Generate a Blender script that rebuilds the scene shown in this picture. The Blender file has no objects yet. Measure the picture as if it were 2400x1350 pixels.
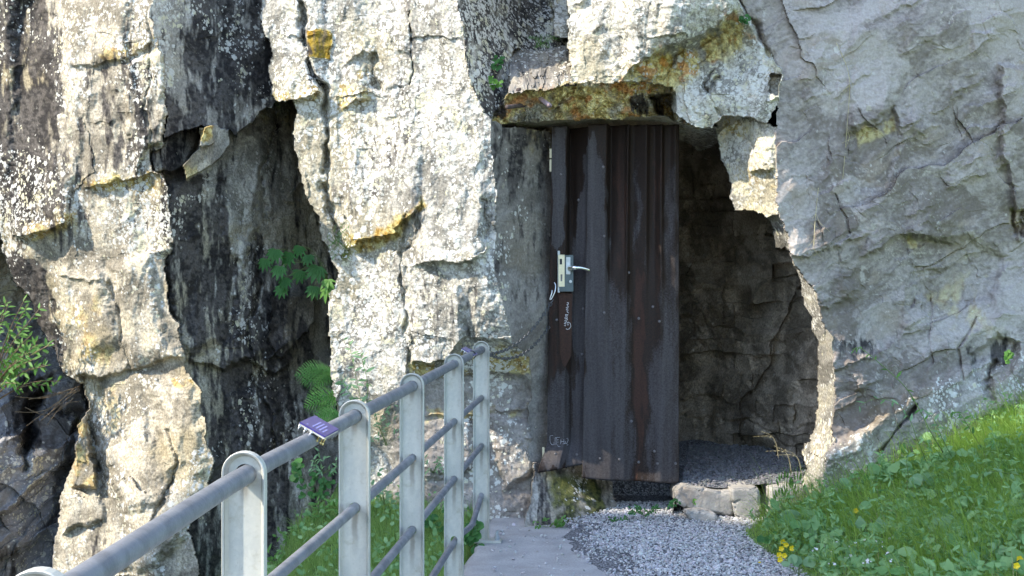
import bpy, bmesh, math, random
import numpy as np
from mathutils import Vector, Matrix

random.seed(7)
RNG = np.random.default_rng(11)
SC = bpy.context.scene
COL = SC.collection

# ------------------------------------------------------------------ camera, sky, sun, exposure
FPX, UC, VH, EYE = 3400.0, 1200.0, 647.0, 1.39     # focal length in photo pixels, centre column, horizon row, eye height
cam_data = bpy.data.cameras.new('camera')
cam_data.sensor_width = 36.0
cam_data.lens = 36.0 * FPX / 2400.0
cam_data.shift_y = -28.0 / 2400.0
cam_data.clip_start = 0.05
cam_data.clip_end = 400.0
cam = bpy.data.objects.new('camera', cam_data)
cam.location = (0, 0, EYE)
cam.rotation_euler = (math.radians(90), 0, 0)
COL.objects.link(cam)
SC.camera = cam

SUN_DIR = Vector((-0.72, -0.24, 0.65)).normalized()     # towards the sun
world = bpy.data.worlds.new('World')
SC.world = world
world.use_nodes = True
wn = world.node_tree
wn.nodes.clear()
w_out = wn.nodes.new('ShaderNodeOutputWorld')
w_bg = wn.nodes.new('ShaderNodeBackground')
w_sky = wn.nodes.new('ShaderNodeTexSky')
w_sky.sky_type = 'NISHITA'
w_sky.sun_disc = False
w_sky.sun_elevation = math.asin(SUN_DIR.z)
w_sky.sun_rotation = math.atan2(SUN_DIR.x, SUN_DIR.y)
w_sky.altitude = 900
w_sky.air_density = 1.0
w_sky.dust_density = 1.5
w_bg.inputs['Strength'].default_value = 0.15
wn.links.new(w_sky.outputs[0], w_bg.inputs[0])
wn.links.new(w_bg.outputs[0], w_out.inputs[0])

sun_data = bpy.data.lights.new('sun', 'SUN')
sun_data.energy = 2.0
sun_data.angle = math.radians(0.53)
sun_data.color = (1.0, 0.915, 0.77)
sun = bpy.data.objects.new('sun', sun_data)
sun.rotation_euler = SUN_DIR.to_track_quat('Z', 'Y').to_euler()
sun.location = (-10, -5, 14)
COL.objects.link(sun)

SC.view_settings.view_transform = 'Standard'
SC.view_settings.look = 'None'
SC.view_settings.gamma = 1.0
SC.view_settings.use_curve_mapping = False
SC.view_settings.exposure = 2.1
SC.render.engine = 'CYCLES'
SC.cycles.max_bounces = 8
SC.cycles.diffuse_bounces = 4
SC.cycles.use_adaptive_sampling = True
SC.cycles.adaptive_threshold = 0.02
SC.cycles.glossy_bounces = 2
SC.cycles.transmission_bounces = 3

# ------------------------------------------------------------------ helpers
def P(u, v, d):
    """photo point (pixels) at depth d metres -> world"""
    return Vector(((u - UC) / FPX * d, d, EYE - (v - VH) / FPX * d))

def tag(o, label=None, cat=None, group=None, kind=None):
    if label: o['label'] = label
    if cat: o['category'] = cat
    if group: o['group'] = group
    if kind: o['kind'] = kind
    return o

_VARIANT = {}
def link(name, me, mat=None, parent=None):
    if me is not None and mat is not None and len(me.materials) and me.materials[0] is not mat:
        key = (me.name, mat.name)                     # same shape in another material: one shared copy per material
        if key not in _VARIANT:
            c = me.copy(); c.materials.clear(); c.materials.append(mat); _VARIANT[key] = c
        me = _VARIANT[key]
    o = bpy.data.objects.new(name, me)
    COL.objects.link(o)
    if mat is not None and me is not None and len(me.materials) == 0:
        for m in (mat if isinstance(mat, (list, tuple)) else [mat]):
            me.materials.append(m)
    if parent is not None:
        o.parent = parent
    return o

def empty(name, loc=(0, 0, 0), rz=0.0):
    o = bpy.data.objects.new(name, None)
    o.empty_display_size = 0.05
    o.location = loc
    o.rotation_euler = (0, 0, rz)
    COL.objects.link(o)
    return o

def np_mesh(name, verts, faces, smooth=False, cols=None):
    """verts (n,3) ; faces (m,k) uniform k ; cols dict name->(n,3|4)"""
    verts = np.asarray(verts, np.float32)
    faces = np.asarray(faces, np.int32)
    me = bpy.data.meshes.new(name)
    me.vertices.add(len(verts))
    me.vertices.foreach_set('co', verts.ravel())
    m, k = faces.shape
    me.loops.add(m * k)
    me.loops.foreach_set('vertex_index', faces.ravel())
    me.polygons.add(m)
    me.polygons.foreach_set('loop_start', np.arange(0, m * k, k, dtype=np.int32))
    me.polygons.foreach_set('loop_total', np.full(m, k, np.int32))
    me.polygons.foreach_set('use_smooth', np.full(m, smooth, bool))
    me.update(calc_edges=True)
    for cn, ca in (cols or {}).items():
        at = me.attributes.new(cn, 'FLOAT_COLOR', 'POINT')
        buf = np.ones((len(verts), 4), np.float32)
        buf[:, :ca.shape[1]] = ca
        at.data.foreach_set('color', buf.ravel())
    return me

def bm_mesh(name, bm, smooth=False):
    me = bpy.data.meshes.new(name)
    if smooth:
        for f in bm.faces: f.smooth = True
    bm.normal_update()
    bm.to_mesh(me)
    bm.free()
    return me

def add_box(bm, c, s, rot=None):
    m = Matrix.Translation(c) @ (rot.to_4x4() if rot is not None else Matrix.Identity(4)) @ Matrix.Diagonal((s[0], s[1], s[2], 1))
    return bmesh.ops.create_cube(bm, size=1.0, matrix=m)['verts']

def add_tube(bm, pts, r, seg=10, caps=True):
    """tube along a polyline; r number or list"""
    pts = [Vector(p) for p in pts]
    n = len(pts)
    rr = r if isinstance(r, (list, tuple)) else [r] * n
    rings = []
    ref = None
    for i, p in enumerate(pts):
        t = (pts[min(i + 1, n - 1)] - pts[max(i - 1, 0)]).normalized()
        if ref is None:
            ref = t.orthogonal().normalized()
        else:
            ref = (ref - t * ref.dot(t)).normalized()
        b = t.cross(ref)
        rings.append([bm.verts.new(p + (ref * math.cos(a) + b * math.sin(a)) * rr[i]) for a in [2 * math.pi * k / seg for k in range(seg)]])
    for a, b in zip(rings, rings[1:]):
        for k in range(seg):
            bm.faces.new((a[k], a[(k + 1) % seg], b[(k + 1) % seg], b[k]))
    if caps:
        bm.faces.new(list(reversed(rings[0])))
        bm.faces.new(rings[-1])
    return rings

# ---- numpy noise
def _h(ix, iy, s):
    h = (ix.astype(np.int64) * 374761393 + iy.astype(np.int64) * 668265263 + s * 982451653) & 0xFFFFFFFF
    h = ((h ^ (h >> 13)) * 1274126177) & 0xFFFFFFFF
    h = ((h ^ (h >> 16)) * 2246822519) & 0xFFFFFFFF
    return ((h ^ (h >> 13)) & 0xFFFFFF) / float(0x1000000)

def noise(x, y, s=0):
    ix = np.floor(x); iy = np.floor(y)
    fx = x - ix; fy = y - iy
    ux = fx * fx * fx * (fx * (fx * 6 - 15) + 10); uy = fy * fy * fy * (fy * (fy * 6 - 15) + 10)
    def g(dx, dy):
        a = _h(ix + dx, iy + dy, s) * 2 * np.pi
        return np.cos(a) * (fx - dx) + np.sin(a) * (fy - dy)
    return ((g(0, 0) * (1 - ux) + g(1, 0) * ux) * (1 - uy) + (g(0, 1) * (1 - ux) + g(1, 1) * ux) * uy) * 1.5

def fbm(x, y, o=4, s=0, gain=0.5):
    a, t = 1.0, 0
    for i in range(o):
        t = t + a * noise(x, y, s + i * 17)
        x = x * 2.03 + 3.1; y = y * 2.03 + 1.7; a *= gain
    return t

def facets(x, y, s=0, tilt=1.0):
    """Voronoi cells, each with its own tilted plane: fractured rock. returns height, edge distance, cell value"""
    ix = np.floor(x); iy = np.floor(y)
    f1 = np.full(x.shape, 9.0); f2 = np.full(x.shape, 9.0)
    h = np.zeros(x.shape); cv = np.zeros(x.shape)
    for dx in (-1, 0, 1):
        for dy in (-1, 0, 1):
            cx = ix + dx; cy = iy + dy
            px = cx + _h(cx, cy, s); py = cy + _h(cx, cy, s + 1)
            ex = x - px; ey = y - py
            d = ex * ex + ey * ey
            near = d < f1
            f2 = np.where(near, f1, np.minimum(f2, d))
            hh = (_h(cx, cy, s + 2) - .5) + tilt * ((_h(cx, cy, s + 3) - .5) * ex + (_h(cx, cy, s + 4) - .5) * ey) * 2
            h = np.where(near, hh, h); cv = np.where(near, _h(cx, cy, s + 5), cv)
            f1 = np.where(near, d, f1)
    return h, np.sqrt(f2) - np.sqrt(f1), cv

def chips(x, y, s=0, tilt=1.0, k=.55):
    """lower envelope of shallow bowls round jittered centres: conchoidal fracture faces meeting in sharp ridges"""
    ix = np.floor(x); iy = np.floor(y)
    h = np.full(x.shape, 9.0)
    for dx in (-1, 0, 1):
        for dy in (-1, 0, 1):
            cx = ix + dx; cy = iy + dy
            ex = x - cx - _h(cx, cy, s); ey = y - cy - _h(cx, cy, s + 1)
            hh = .55 * (_h(cx, cy, s + 2) - .5) + tilt * ((_h(cx, cy, s + 3) - .5) * ex + (_h(cx, cy, s + 4) - .5) * ey) * 1.6 + k * (ex * ex + ey * ey)
            h = np.minimum(h, hh)
    return h

def sstep(a, b, x):
    t = np.clip((x - a) / (b - a), 0, 1)
    return t * t * (3 - 2 * t)

# ---- material helper
class NT:
    def __init__(self, name):
        self.m = bpy.data.materials.new(name); self.m.use_nodes = True
        self.t = self.m.node_tree; self.t.nodes.clear()
        self.out = self.n('OutputMaterial')
    def n(self, typ, **kw):
        nd = self.t.nodes.new('ShaderNode' + typ)
        for k, v in kw.items(): setattr(nd, k, v)
        return nd
    def set(self, inp, v):
        if isinstance(v, bpy.types.NodeSocket): self.t.links.new(v, inp)
        elif v is not None:
            if hasattr(inp.default_value, '__len__') and not hasattr(v, '__len__'): v = (v, v, v, 1)[:len(inp.default_value)]
            if hasattr(v, '__len__') and len(v) == 3 and len(inp.default_value) == 4: v = (*v, 1)
            inp.default_value = v
    def math(self, op, a, b=0.0, clamp=False):
        nd = self.n('Math', operation=op, use_clamp=clamp)
        self.set(nd.inputs[0], a); self.set(nd.inputs[1], b)
        return nd.outputs[0]
    def mix(self, f, a, b, blend='MIX'):
        nd = self.n('Mix', data_type='RGBA', blend_type=blend)
        self.set(nd.inputs[0], f); self.set(nd.inputs[6], a); self.set(nd.inputs[7], b)
        return nd.outputs[2]
    def coords(self):
        return self.n('TexCoord').outputs['Object']
    def scale(self, vec, s, rot=None):
        nd = self.n('Mapping'); self.set(nd.inputs[0], vec)
        nd.inputs['Scale'].default_value = s if hasattr(s, '__len__') else (s, s, s)
        if rot: nd.inputs['Rotation'].default_value = rot
        return nd.outputs[0]
    def noise(self, vec, sc, det=4, rough=.55, dist=0.0):
        nd = self.n('TexNoise'); self.set(nd.inputs['Vector'], vec)
        nd.inputs['Scale'].default_value = sc; nd.inputs['Detail'].default_value = det
        nd.inputs['Roughness'].default_value = rough; nd.inputs['Distortion'].default_value = dist
        return nd.outputs[0]
    def vor(self, vec, sc, feature='F1', rnd=1.0):
        nd = self.n('TexVoronoi', feature=feature); self.set(nd.inputs['Vector'], vec)
        nd.inputs['Scale'].default_value = sc; nd.inputs['Randomness'].default_value = rnd
        return nd
    def ramp(self, f, a, b, lo=0.0, hi=1.0, smooth=True):
        nd = self.n('MapRange', interpolation_type='SMOOTHSTEP' if smooth else 'LINEAR')
        self.set(nd.inputs[0], f); self.set(nd.inputs[1], a); self.set(nd.inputs[2], b)
        self.set(nd.inputs[3], lo); self.set(nd.inputs[4], hi)
        return nd.outputs[0]
    def attr(self, name):
        nd = self.n('Attribute', attribute_name=name)
        sp = self.n('SeparateColor'); self.t.links.new(nd.outputs['Color'], sp.inputs[0])
        return nd, sp.outputs
    def bump(self, h, st, dist=0.01, normal=None):
        nd = self.n('Bump'); self.set(nd.inputs['Height'], h)
        nd.inputs['Strength'].default_value = st; nd.inputs['Distance'].default_value = dist
        if normal is not None: self.set(nd.inputs['Normal'], normal)
        return nd.outputs[0]
    def done(self, col, rough=.8, metal=0.0, normal=None, spec=None, trans=None):
        b = self.n('BsdfPrincipled')
        self.set(b.inputs['Base Color'], col); self.set(b.inputs['Roughness'], rough); self.set(b.inputs['Metallic'], metal)
        if normal is not None: self.set(b.inputs['Normal'], normal)
        if spec is not None: self.set(b.inputs['Specular IOR Level'], spec)
        sh = b.outputs[0]
        if trans is not None:
            tr = self.n('BsdfTranslucent'); self.set(tr.inputs[0], trans[0])
            mx = self.n('MixShader'); mx.inputs[0].default_value = trans[1]
            self.t.links.new(sh, mx.inputs[1]); self.t.links.new(tr.outputs[0], mx.inputs[2]); sh = mx.outputs[0]
        self.t.links.new(sh, self.out.inputs[0])
        return self.m

def simple_mat(name, col, rough=.6, metal=0.0, var=.12, sc=40, bump=0.0, spec=None):
    t = NT(name); c = t.coords()
    n = t.noise(c, sc, 5)
    k = t.ramp(n, .3, .7, 1 - var, 1 + var)
    mul = t.n('Mix', data_type='RGBA', blend_type='MULTIPLY'); mul.inputs[0].default_value = 1
    t.set(mul.inputs[6], col); t.t.links.new(k, mul.inputs[7])
    nm = t.bump(n, bump, .004) if bump else None
    return t.done(mul.outputs[2], rough, metal, nm, spec)
# ------------------------------------------------------------------ rock material
def make_rock():
    """per-vertex mineral colour with some painted bounce light and shade (rock_c) and masks (rock_a: lichen, blue schist, roughness of grain); the nodes add grain, lichen crusts and fine relief"""
    t = NT('gneiss_rock'); c = t.coords()
    cn, _ = t.attr('rock_c')
    _, A = t.attr('rock_a')
    fine = t.noise(c, 70, 5, .7)
    lin = t.noise(t.scale(c, (30, 30, 80), (0, math.radians(27), 0)), 1.0, 5, .7, .4)
    mxf = t.n('Mix', data_type='FLOAT'); t.set(mxf.inputs[0], t.math('MULTIPLY', A[1], .4)); t.t.links.new(fine, mxf.inputs[2]); t.t.links.new(lin, mxf.inputs[3]); fine = mxf.outputs[0]
    k = t.math('ADD', 1.0, t.math('MULTIPLY', t.math('SUBTRACT', t.ramp(fine, .28, .72, .55, 1.45), 1.0), t.math('SUBTRACT', 1.0, t.math('MULTIPLY', A[1], .5))))
    mul = t.n('Mix', data_type='RGBA', blend_type='MULTIPLY'); mul.inputs[0].default_value = 1
    t.t.links.new(cn.outputs['Color'], mul.inputs[6]); t.t.links.new(k, mul.inputs[7])
    base = mul.outputs[2]
    # crusty lichen rosettes of two sizes, warped so that no disc is round
    wv = t.n('VectorMath', operation='MULTIPLY_ADD')
    nz = t.n('TexNoise'); t.set(nz.inputs['Vector'], c); nz.inputs['Scale'].default_value = 80; nz.inputs['Detail'].default_value = 3
    t.t.links.new(nz.outputs[1], wv.inputs[0]); wv.inputs[1].default_value = (.022, .022, .022); t.set(wv.inputs[2], c)
    wc = wv.outputs[0]
    cover = None
    for sc, gate, r0, r1 in ((27, .8, .2, .62), (60, 1.0, .25, .7)):
        v = t.vor(wc, sc)
        rn = t.n('SeparateColor'); t.t.links.new(v.outputs['Color'], rn.inputs[0])
        on = t.ramp(t.math('SUBTRACT', t.math('MULTIPLY', A[0], gate), rn.outputs[0]), -.02, .02)
        rad = t.ramp(rn.outputs[1], 0, 1, r0, r1)
        disc = t.math('MULTIPLY', on, t.ramp(t.math('SUBTRACT', v.outputs['Distance'], rad), -.10, .05, 1, 0))
        cover = disc if cover is None else t.math('MAXIMUM', cover, disc)
    cover = t.math('MULTIPLY', cover, t.ramp(fine, .30, .46, .15, 1))
    lcol = t.mix(t.ramp(t.noise(c, 11, 2, .6), .5, .64, 0, .8), (.58, .565, .51), (.54, .50, .32))
    base = t.mix(cover, base, lcol)
    h = t.math('ADD', t.math('MULTIPLY', fine, t.math('SUBTRACT', 1.0, t.math('MULTIPLY', A[1], .55))), t.math('MULTIPLY', cover, .3))
    nm = t.bump(h, .38, .012)
    return t.done(base, .9, 0, nm, .2)
M_ROCK = make_rock()

# ------------------------------------------------------------------ the cliff: one surveyed relief, cut into its rock bodies
def axis(a, b, st, lo, hi):
    mid = np.arange(a, b + .1, st)
    def grow(x0, x1):
        out = []; x = x0; s = st
        while abs(x - x1) > 1 and (x1 - x) * (x1 - x0) > 0:
            s *= 1.22
            x = x + s * np.sign(x1 - x0); out.append(x)
        return out
    return np.array(sorted(grow(a, lo)) + list(mid) + grow(b, hi))

STEP = 2.5
UL = axis(-110, 2510, STEP, -1500, 4200)
VL = axis(-90, 1420, STEP, -2600, 1900)
U, V = np.meshgrid(UL, VL)
XM = (U - UC) / 425.0; ZM = (VH - V) / 425.0          # metres on the mean cliff face
print('cliff grid', U.shape)
WU = U + 9 * fbm(U / 70, V / 70, 3, 5) + 3.2 * fbm(U / 15, V / 15, 2, 9)
WV = V + 8 * fbm(U / 70, V / 70, 3, 25) + 3.2 * fbm(U / 15, V / 15, 2, 29)
UK = np.clip(U, -110, 2510); VK = np.clip(V, -90, 1420)

def inpoly(poly, x, y):
    ins = np.zeros(x.shape, bool)
    n = len(poly)
    for i in range(n):
        x1, y1 = poly[i]; x2, y2 = poly[(i + 1) % n]
        if y1 == y2: continue
        cr = ((y1 > y) != (y2 > y)) & (x < (x2 - x1) * (y - y1) / (y2 - y1) + x1)
        ins ^= cr
    return ins

def window(poly, m):
    us = [p[0] for p in poly]; vs = [p[1] for p in poly]
    j0, j1 = np.searchsorted(UL, [min(us) - m, max(us) + m]); i0, i1 = np.searchsorted(VL, [min(vs) - m, max(vs) + m])
    return slice(max(i0 - 1, 0), i1 + 1), slice(max(j0 - 1, 0), j1 + 1)

def segdist(poly, x, y, closed=True):
    d = np.full(x.shape, 1e9)
    n = len(poly)
    for i in range(n if closed else n - 1):
        x1, y1 = poly[i]; x2, y2 = poly[(i + 1) % n]
        dx, dy = x2 - x1, y2 - y1
        q = np.clip(((x - x1) * dx + (y - y1) * dy) / (dx * dx + dy * dy + 1e-9), 0, 1)
        d = np.minimum(d, np.hypot(x - x1 - q * dx, y - y1 - q * dy))
    return d

def tps(ctrl, x, y):
    c = np.array(ctrl, float); n = len(c)
    px, py, pz = c[:, 0] / 500, c[:, 1] / 500, c[:, 2]
    def k(r): return r * r * np.log(r + 1e-9)
    A = np.zeros((n + 3, n + 3))
    A[:n, :n] = k(np.hypot(px[:, None] - px, py[:, None] - py)) + np.eye(n) * .02
    A[:n, n:] = np.stack([np.ones(n), px, py], 1); A[n:, :n] = A[:n, n:].T
    w = np.linalg.solve(A, np.r_[pz, 0, 0, 0])
    o = w[n] + w[n + 1] * x / 500 + w[n + 2] * y / 500
    for i in range(n): o = o + w[i] * k(np.hypot(x / 500 - px[i], y / 500 - py[i]))
    return o

D = np.zeros(U.shape); R = np.zeros(U.shape, int)
REG = {}
def region(rid, poly, ctrl, jag=1.0):
    REG[rid] = ctrl
    if poly is None:
        R[:] = rid; return
    m = inpoly(poly, U + (WU - U) * jag, V + (WV - V) * jag)
    R[m] = rid

BIG = 5000
CAVE_EDGE = [(1800, 512), (1812, 550), (1822, 577), (1842, 582), (1856, 592), (1875, 662), (1880, 690), (1895, 745), (1908, 790), (1920, 858), (1915, 880), (1919, 960), (1915, 1010), (1898, 1035), (1884, 1055), (1880, 1250)]
WALL_EDGE = [(1822, 512), (1846, 560), (1852, 585), (1880, 655), (1915, 690), (1924, 755), (1946, 790), (1958, 900), (1950, 960), (1958, 1030), (1935, 1060), (1930, 1250)]
# 0 rocky slope far left
region(0, None, [(-100, 480, 9.7), (-100, 1400, 8.9), (100, 700, 10.2), (250, 500, 11.0), (100, 1100, 9.7), (250, 1400, 9.8)])
# 1 recessed gully wall
region(1, [(330, 200), (830, 200), (850, 1450), (850, BIG), (300, BIG), (300, 1000)],
       [(380, 380, 8.3), (400, 600, 8.32), (420, 800, 8.38), (480, 1000, 8.35), (470, 1250, 8.2), (540, 300, 8.85), (570, 500, 8.8), (560, 760, 8.78), (580, 1000, 8.75), (560, 1300, 8.6),
        (690, 280, 9.6), (650, 450, 9.2), (720, 620, 9.5), (680, 800, 9.1), (760, 900, 9.5), (700, 1050, 8.95), (780, 1200, 8.9), (650, 1350, 8.7)])
# 2 left buttress
region(2, [(-BIG, -BIG), (353, -BIG), (353, 0), (360, 77), (377, 133), (388, 230), (386, 337), (370, 350), (352, 352), (357, 400), (377, 408), (390, 450), (398, 450), (401, 517), (405, 560), (390, 600), (386, 650),
           (393, 693), (403, 733), (420, 767), (428, 803), (433, 835), (425, 860), (462, 905), (480, 967), (484, 1033), (497, 1067), (500, 1100), (470, 1180), (440, 1240), (465, 1333), (470, BIG),
           (125, BIG), (130, 1350), (125, 1280), (142, 1180), (160, 1120), (172, 1080), (180, 1000), (205, 960), (196, 905), (155, 882), (127, 827), (111, 793), (84, 740), (67, 693), (24, 640), (6, 590), (2, 545), (-10, 540), (-200, 520), (-BIG, 520)],
       [(-150, 0, 9.0), (0, 0, 8.78), (200, 0, 8.45), (360, 0, 8.08), (-100, 300, 8.9), (100, 300, 8.58), (370, 300, 8.05), (-100, 500, 8.85), (60, 500, 8.62), (200, 500, 8.4), (395, 500, 8.07),
        (60, 640, 8.75), (130, 780, 8.68), (250, 700, 8.38), (400, 700, 8.12), (200, 900, 8.52), (320, 900, 8.3), (450, 900, 8.02), (170, 1100, 8.5), (150, 1250, 8.45), (300, 1200, 8.2), (480, 1080, 7.98), (460, 1250, 7.95), (150, 1420, 8.4), (460, 1420, 7.9)])
# 3 dark hanging block over the gully
region(3, [(353, -BIG), (353, 0), (360, 77), (377, 133), (388, 230), (388, 320), (420, 312), (462, 296), (500, 290), (542, 300), (560, 322), (580, 300), (600, 275), (622, 250), (645, 236), (640, 130), (620, 60), (616, 0), (616, -BIG)],
       [(360, 0, 8.08), (620, 0, 8.85), (380, 250, 8.05), (480, 100, 8.42), (470, 240, 8.3), (640, 220, 8.8), (560, 300, 8.55)])
# 4 middle buttress
region(4, [(614, -BIG), (614, 0), (616, 60), (632, 120), (633, 160), (642, 233), (690, 240), (692, 260), (690, 330), (702, 400), (728, 470), (752, 520), (765, 585), (795, 640), (770, 700), (764, 735), (778, 800), (776, 870), (785, 930), (800, 1000), (830, 1120), (850, 1400), (850, BIG),
           (1300, BIG), (1260, 1260), (1240, 1000), (1240, 835), (1200, 800), (1190, 760), (1155, 620), (1160, 480), (1150, 285), (1120, 250), (1090, 130), (1075, 0), (1075, -BIG)],
       [(620, 0, 8.85), (700, 0, 8.72), (640, 220, 8.78), (760, 180, 8.6), (690, 300, 8.75), (700, 450, 8.72), (780, 600, 8.62), (765, 720, 8.62), (780, 900, 8.6), (850, 1150, 8.55), (850, 0, 8.42), (850, 400, 8.42), (900, 700, 8.38), (900, 1000, 8.45), (900, 1300, 8.3),
        (1075, 0, 8.05), (1120, 240, 8.0), (1150, 320, 7.98), (1152, 550, 7.98), (1185, 760, 8.05), (960, 880, 8.28), (1090, 880, 8.32), (1200, 900, 8.42), (1230, 1000, 8.46), (1100, 1000, 8.36), (1240, 1150, 8.38), (1100, 1250, 8.25)])
# 5 black stained recess above the lintel
region(5, [(1075, -BIG), (1075, 0), (1090, 130), (1120, 250), (1150, 287), (1195, 290), (1190, 140), (1215, 118), (1330, 112), (1328, -BIG)],
       [(1080, 0, 8.08), (1150, 280, 8.03), (1185, 140, 8.35), (1250, 50, 8.75), (1285, 0, 9.0), (1290, 100, 8.8), (1325, 60, 8.7)])
# 6 grey door jamb and 11 its mossy foot
region(6, [(1150, 285), (1160, 480), (1155, 620), (1190, 760), (1200, 800), (1240, 835), (1240, 1000), (1255, 1250), (1310, 1250), (1318, 285)],
       [(1150, 300, 7.99), (1300, 300, 8.55), (1155, 600, 7.99), (1300, 600, 8.55), (1195, 790, 8.05), (1300, 900, 8.5), (1245, 860, 8.40), (1245, 1000, 8.46), (1245, 1100, 8.36), (1300, 1100, 8.5)])
# 7 cave
region(7, [(1300, 285), (1960, 285), (1960, 1270), (1400, 1270), (1300, 1000)],
       [(1300, 300, 9.7), (1450, 400, 10.3), (1600, 420, 10.1), (1590, 700, 10.0), (1650, 330, 9.0), (1720, 500, 9.5), (1750, 700, 9.55), (1880, 800, 8.9), (1915, 950, 8.75), (1900, 1080, 8.75), (1760, 1080, 9.35), (1620, 1100, 9.8), (1500, 1180, 9.6), (1450, 1250, 8.9)])
region(11, [(1250, 1085), (1290, 1095), (1370, 1085), (1440, 1128), (1448, 1180), (1440, 1290), (1220, 1290), (1240, 1180)],
       [(1255, 1095, 8.3), (1330, 1110, 8.5), (1435, 1130, 8.75), (1245, 1240, 8.05), (1350, 1240, 8.1), (1440, 1225, 8.3)])
# 8 ochre underside of the lintel, 9 its flat grey soffit, 10 its rubbly top
region(9, [(1172, 286), (1300, 280), (1560, 268), (1690, 300), (1690, 330), (1640, 350), (1590, 330), (1560, 325), (1300, 322), (1296, 306), (1172, 300)],
       [(1175, 288, 8.2), (1300, 284, 8.25), (1560, 272, 8.2), (1300, 318, 9.05), (1560, 325, 9.1), (1640, 345, 9.0)])
region(8, [(1152, 290), (1158, 262), (1190, 215), (1190, 185), (1340, 182), (1450, 186), (1590, 196), (1640, 230), (1640, 300), (1580, 285), (1560, 272), (1300, 283), (1172, 290)],
       [(1165, 288, 8.17), (1200, 200, 7.98), (1350, 190, 8.0), (1560, 200, 8.1), (1300, 284, 8.25), (1450, 280, 8.22), (1580, 275, 8.3), (1530, 235, 8.3)], .8)
region(10, [(1188, 215), (1190, 140), (1215, 118), (1332, 110), (1346, 195), (1260, 215)],
       [(1200, 122, 8.55), (1335, 114, 8.5), (1190, 212, 7.98), (1340, 195, 7.97), (1260, 180, 8.1)])
# 12 overhanging block to the right of the lintel
region(12, [(1326, -BIG), (1326, 0), (1332, 110), (1343, 188), (1450, 190), (1500, 196), (1578, 200), (1574, 250), (1610, 290), (1672, 298), (1692, 276), (1800, 287), (1826, 240), (1834, 180), (1792, 105), (1730, 0), (1720, -BIG)],
       [(1328, 0, 8.05), (1340, 188, 7.97), (1450, 30, 7.85), (1440, 180, 7.92), (1600, 0, 7.62), (1590, 85, 7.66), (1555, 160, 8.0), (1650, 135, 7.95), (1730, 30, 7.68), (1700, 90, 7.85), (1600, 240, 7.82), (1680, 230, 7.72), (1800, 230, 7.7), (1780, 130, 7.78), (1670, 290, 7.9), (1600, 280, 7.9)])
# 13 hanging block under it
region(13, [(1678, 292), (1695, 270), (1765, 276), (1818, 298), (1824, 512), (1800, 512), (1782, 498), (1722, 492), (1706, 430), (1690, 390)],
       [(1682, 300, 8.15), (1815, 300, 7.75), (1720, 480, 8.15), (1820, 500, 7.8), (1760, 400, 7.92)])
# 14 right wall ; 15 its sunlit edge
region(15, [(1800, 512)] + CAVE_EDGE + [(1985, 1250), (1985, 900), (1900, 600), (1830, 500)],
       [(1802, 515, 8.1), (1824, 512, 7.85), (1880, 690, 8.15), (1912, 690, 7.85), (1918, 900, 8.2), (1957, 900, 7.88), (1915, 1010, 8.2), (1955, 1010, 7.9), (1884, 1120, 8.2), (1930, 1120, 7.95)])
region(14, [(1720, -BIG), (1730, 0), (1792, 105), (1834, 180), (1824, 240), (1816, 300), (1820, 450)] + WALL_EDGE + [(1930, BIG), (BIG, BIG), (BIG, -BIG)],
       [(1740, 0, 7.72), (1830, 300, 7.7), (1830, 500, 7.75), (1880, 620, 7.8), (1930, 750, 7.82), (1960, 900, 7.85), (1960, 1050, 7.87), (1935, 1120, 7.95), (2100, 0, 8.0), (2100, 400, 8.1), (2100, 700, 8.15), (2150, 900, 8.1), (2100, 1080, 8.0),
        (2400, 0, 8.5), (2400, 400, 8.6), (2400, 750, 8.55), (2400, 900, 8.35), (2300, 1000, 8.2), (2500, 1300, 8.2)])

for rid, ctrl in REG.items():
    m = R == rid
    if m.any():
        us, vs = UK[m], VK[m]
        D[m] = tps(ctrl, us, vs)

D += np.where(np.isin(R, (0, 1, 2, 3)), .35, 0) - np.where(R == 4, .14 * (1 - sstep(690, 900, U)), 0)
# soften creases between bodies that meet without an edge, keep true steps
def mask(*ids): return np.isin(R, ids)

# ---- relief of the rock itself (metres towards the viewer)
wx = XM + .05 * fbm(XM * 3, ZM * 3, 3, 41); wz = ZM + .05 * fbm(XM * 3, ZM * 3, 3, 61)
f1, e1, c1 = facets(wx * 1.9, wz * 1.1, 101, 1.4)
f2, e2, c2 = facets(wx * 5.5 + .3 * f1, wz * 3.4, 131, 1.3)
f3, e3, c3 = facets(wx * 17 + f2, wz * 12, 161, 1.1)
rib = fbm(wx * 5.2, wz * .75, 4, 71)
mic = fbm(XM * 24, ZM * 24, 4, 81, .6)
# inclined cleavage of the right wall
ca, sa = math.cos(math.radians(26)), math.sin(math.radians(26))
xr = wx * ca + wz * sa; zr = -wx * sa + wz * ca
g1, ge1, gc1 = facets(xr * 2.2, zr * 3.2, 201, 1.3)
g2, ge2, gc2 = facets(xr * 5, zr * 11 + .6 * g1, 231, 1.1)
g3, ge3, gc3 = facets(xr * 13, zr * 34, 261, 1.0)
saw = (zr * 9 + 1.3 * fbm(xr * 2, zr * 2, 3, 91)) % 1.0
saw2 = (zr * 31 + 1.5 * fbm(xr * 4, zr * 4, 3, 96)) % 1.0
B = np.zeros(U.shape)
nzw = fbm(XM * 4, ZM * 4, 4, 691)
lit = mask(2); mid_ = mask(4); gul = mask(1); blk = mask(3, 5); wall = mask(14); cave = mask(7); over = mask(12, 13, 15); lin = mask(8, 10); jam = mask(6, 11); slp = mask(0)
k1, ke1, kc1 = facets(XM * 2.6 + .25 * nzw, ZM * 1.5, 701, 2.0)
k2, ke2, kc2 = facets(XM * 8 + .5 * nzw, ZM * 5.5, 711, 1.8)
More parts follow.
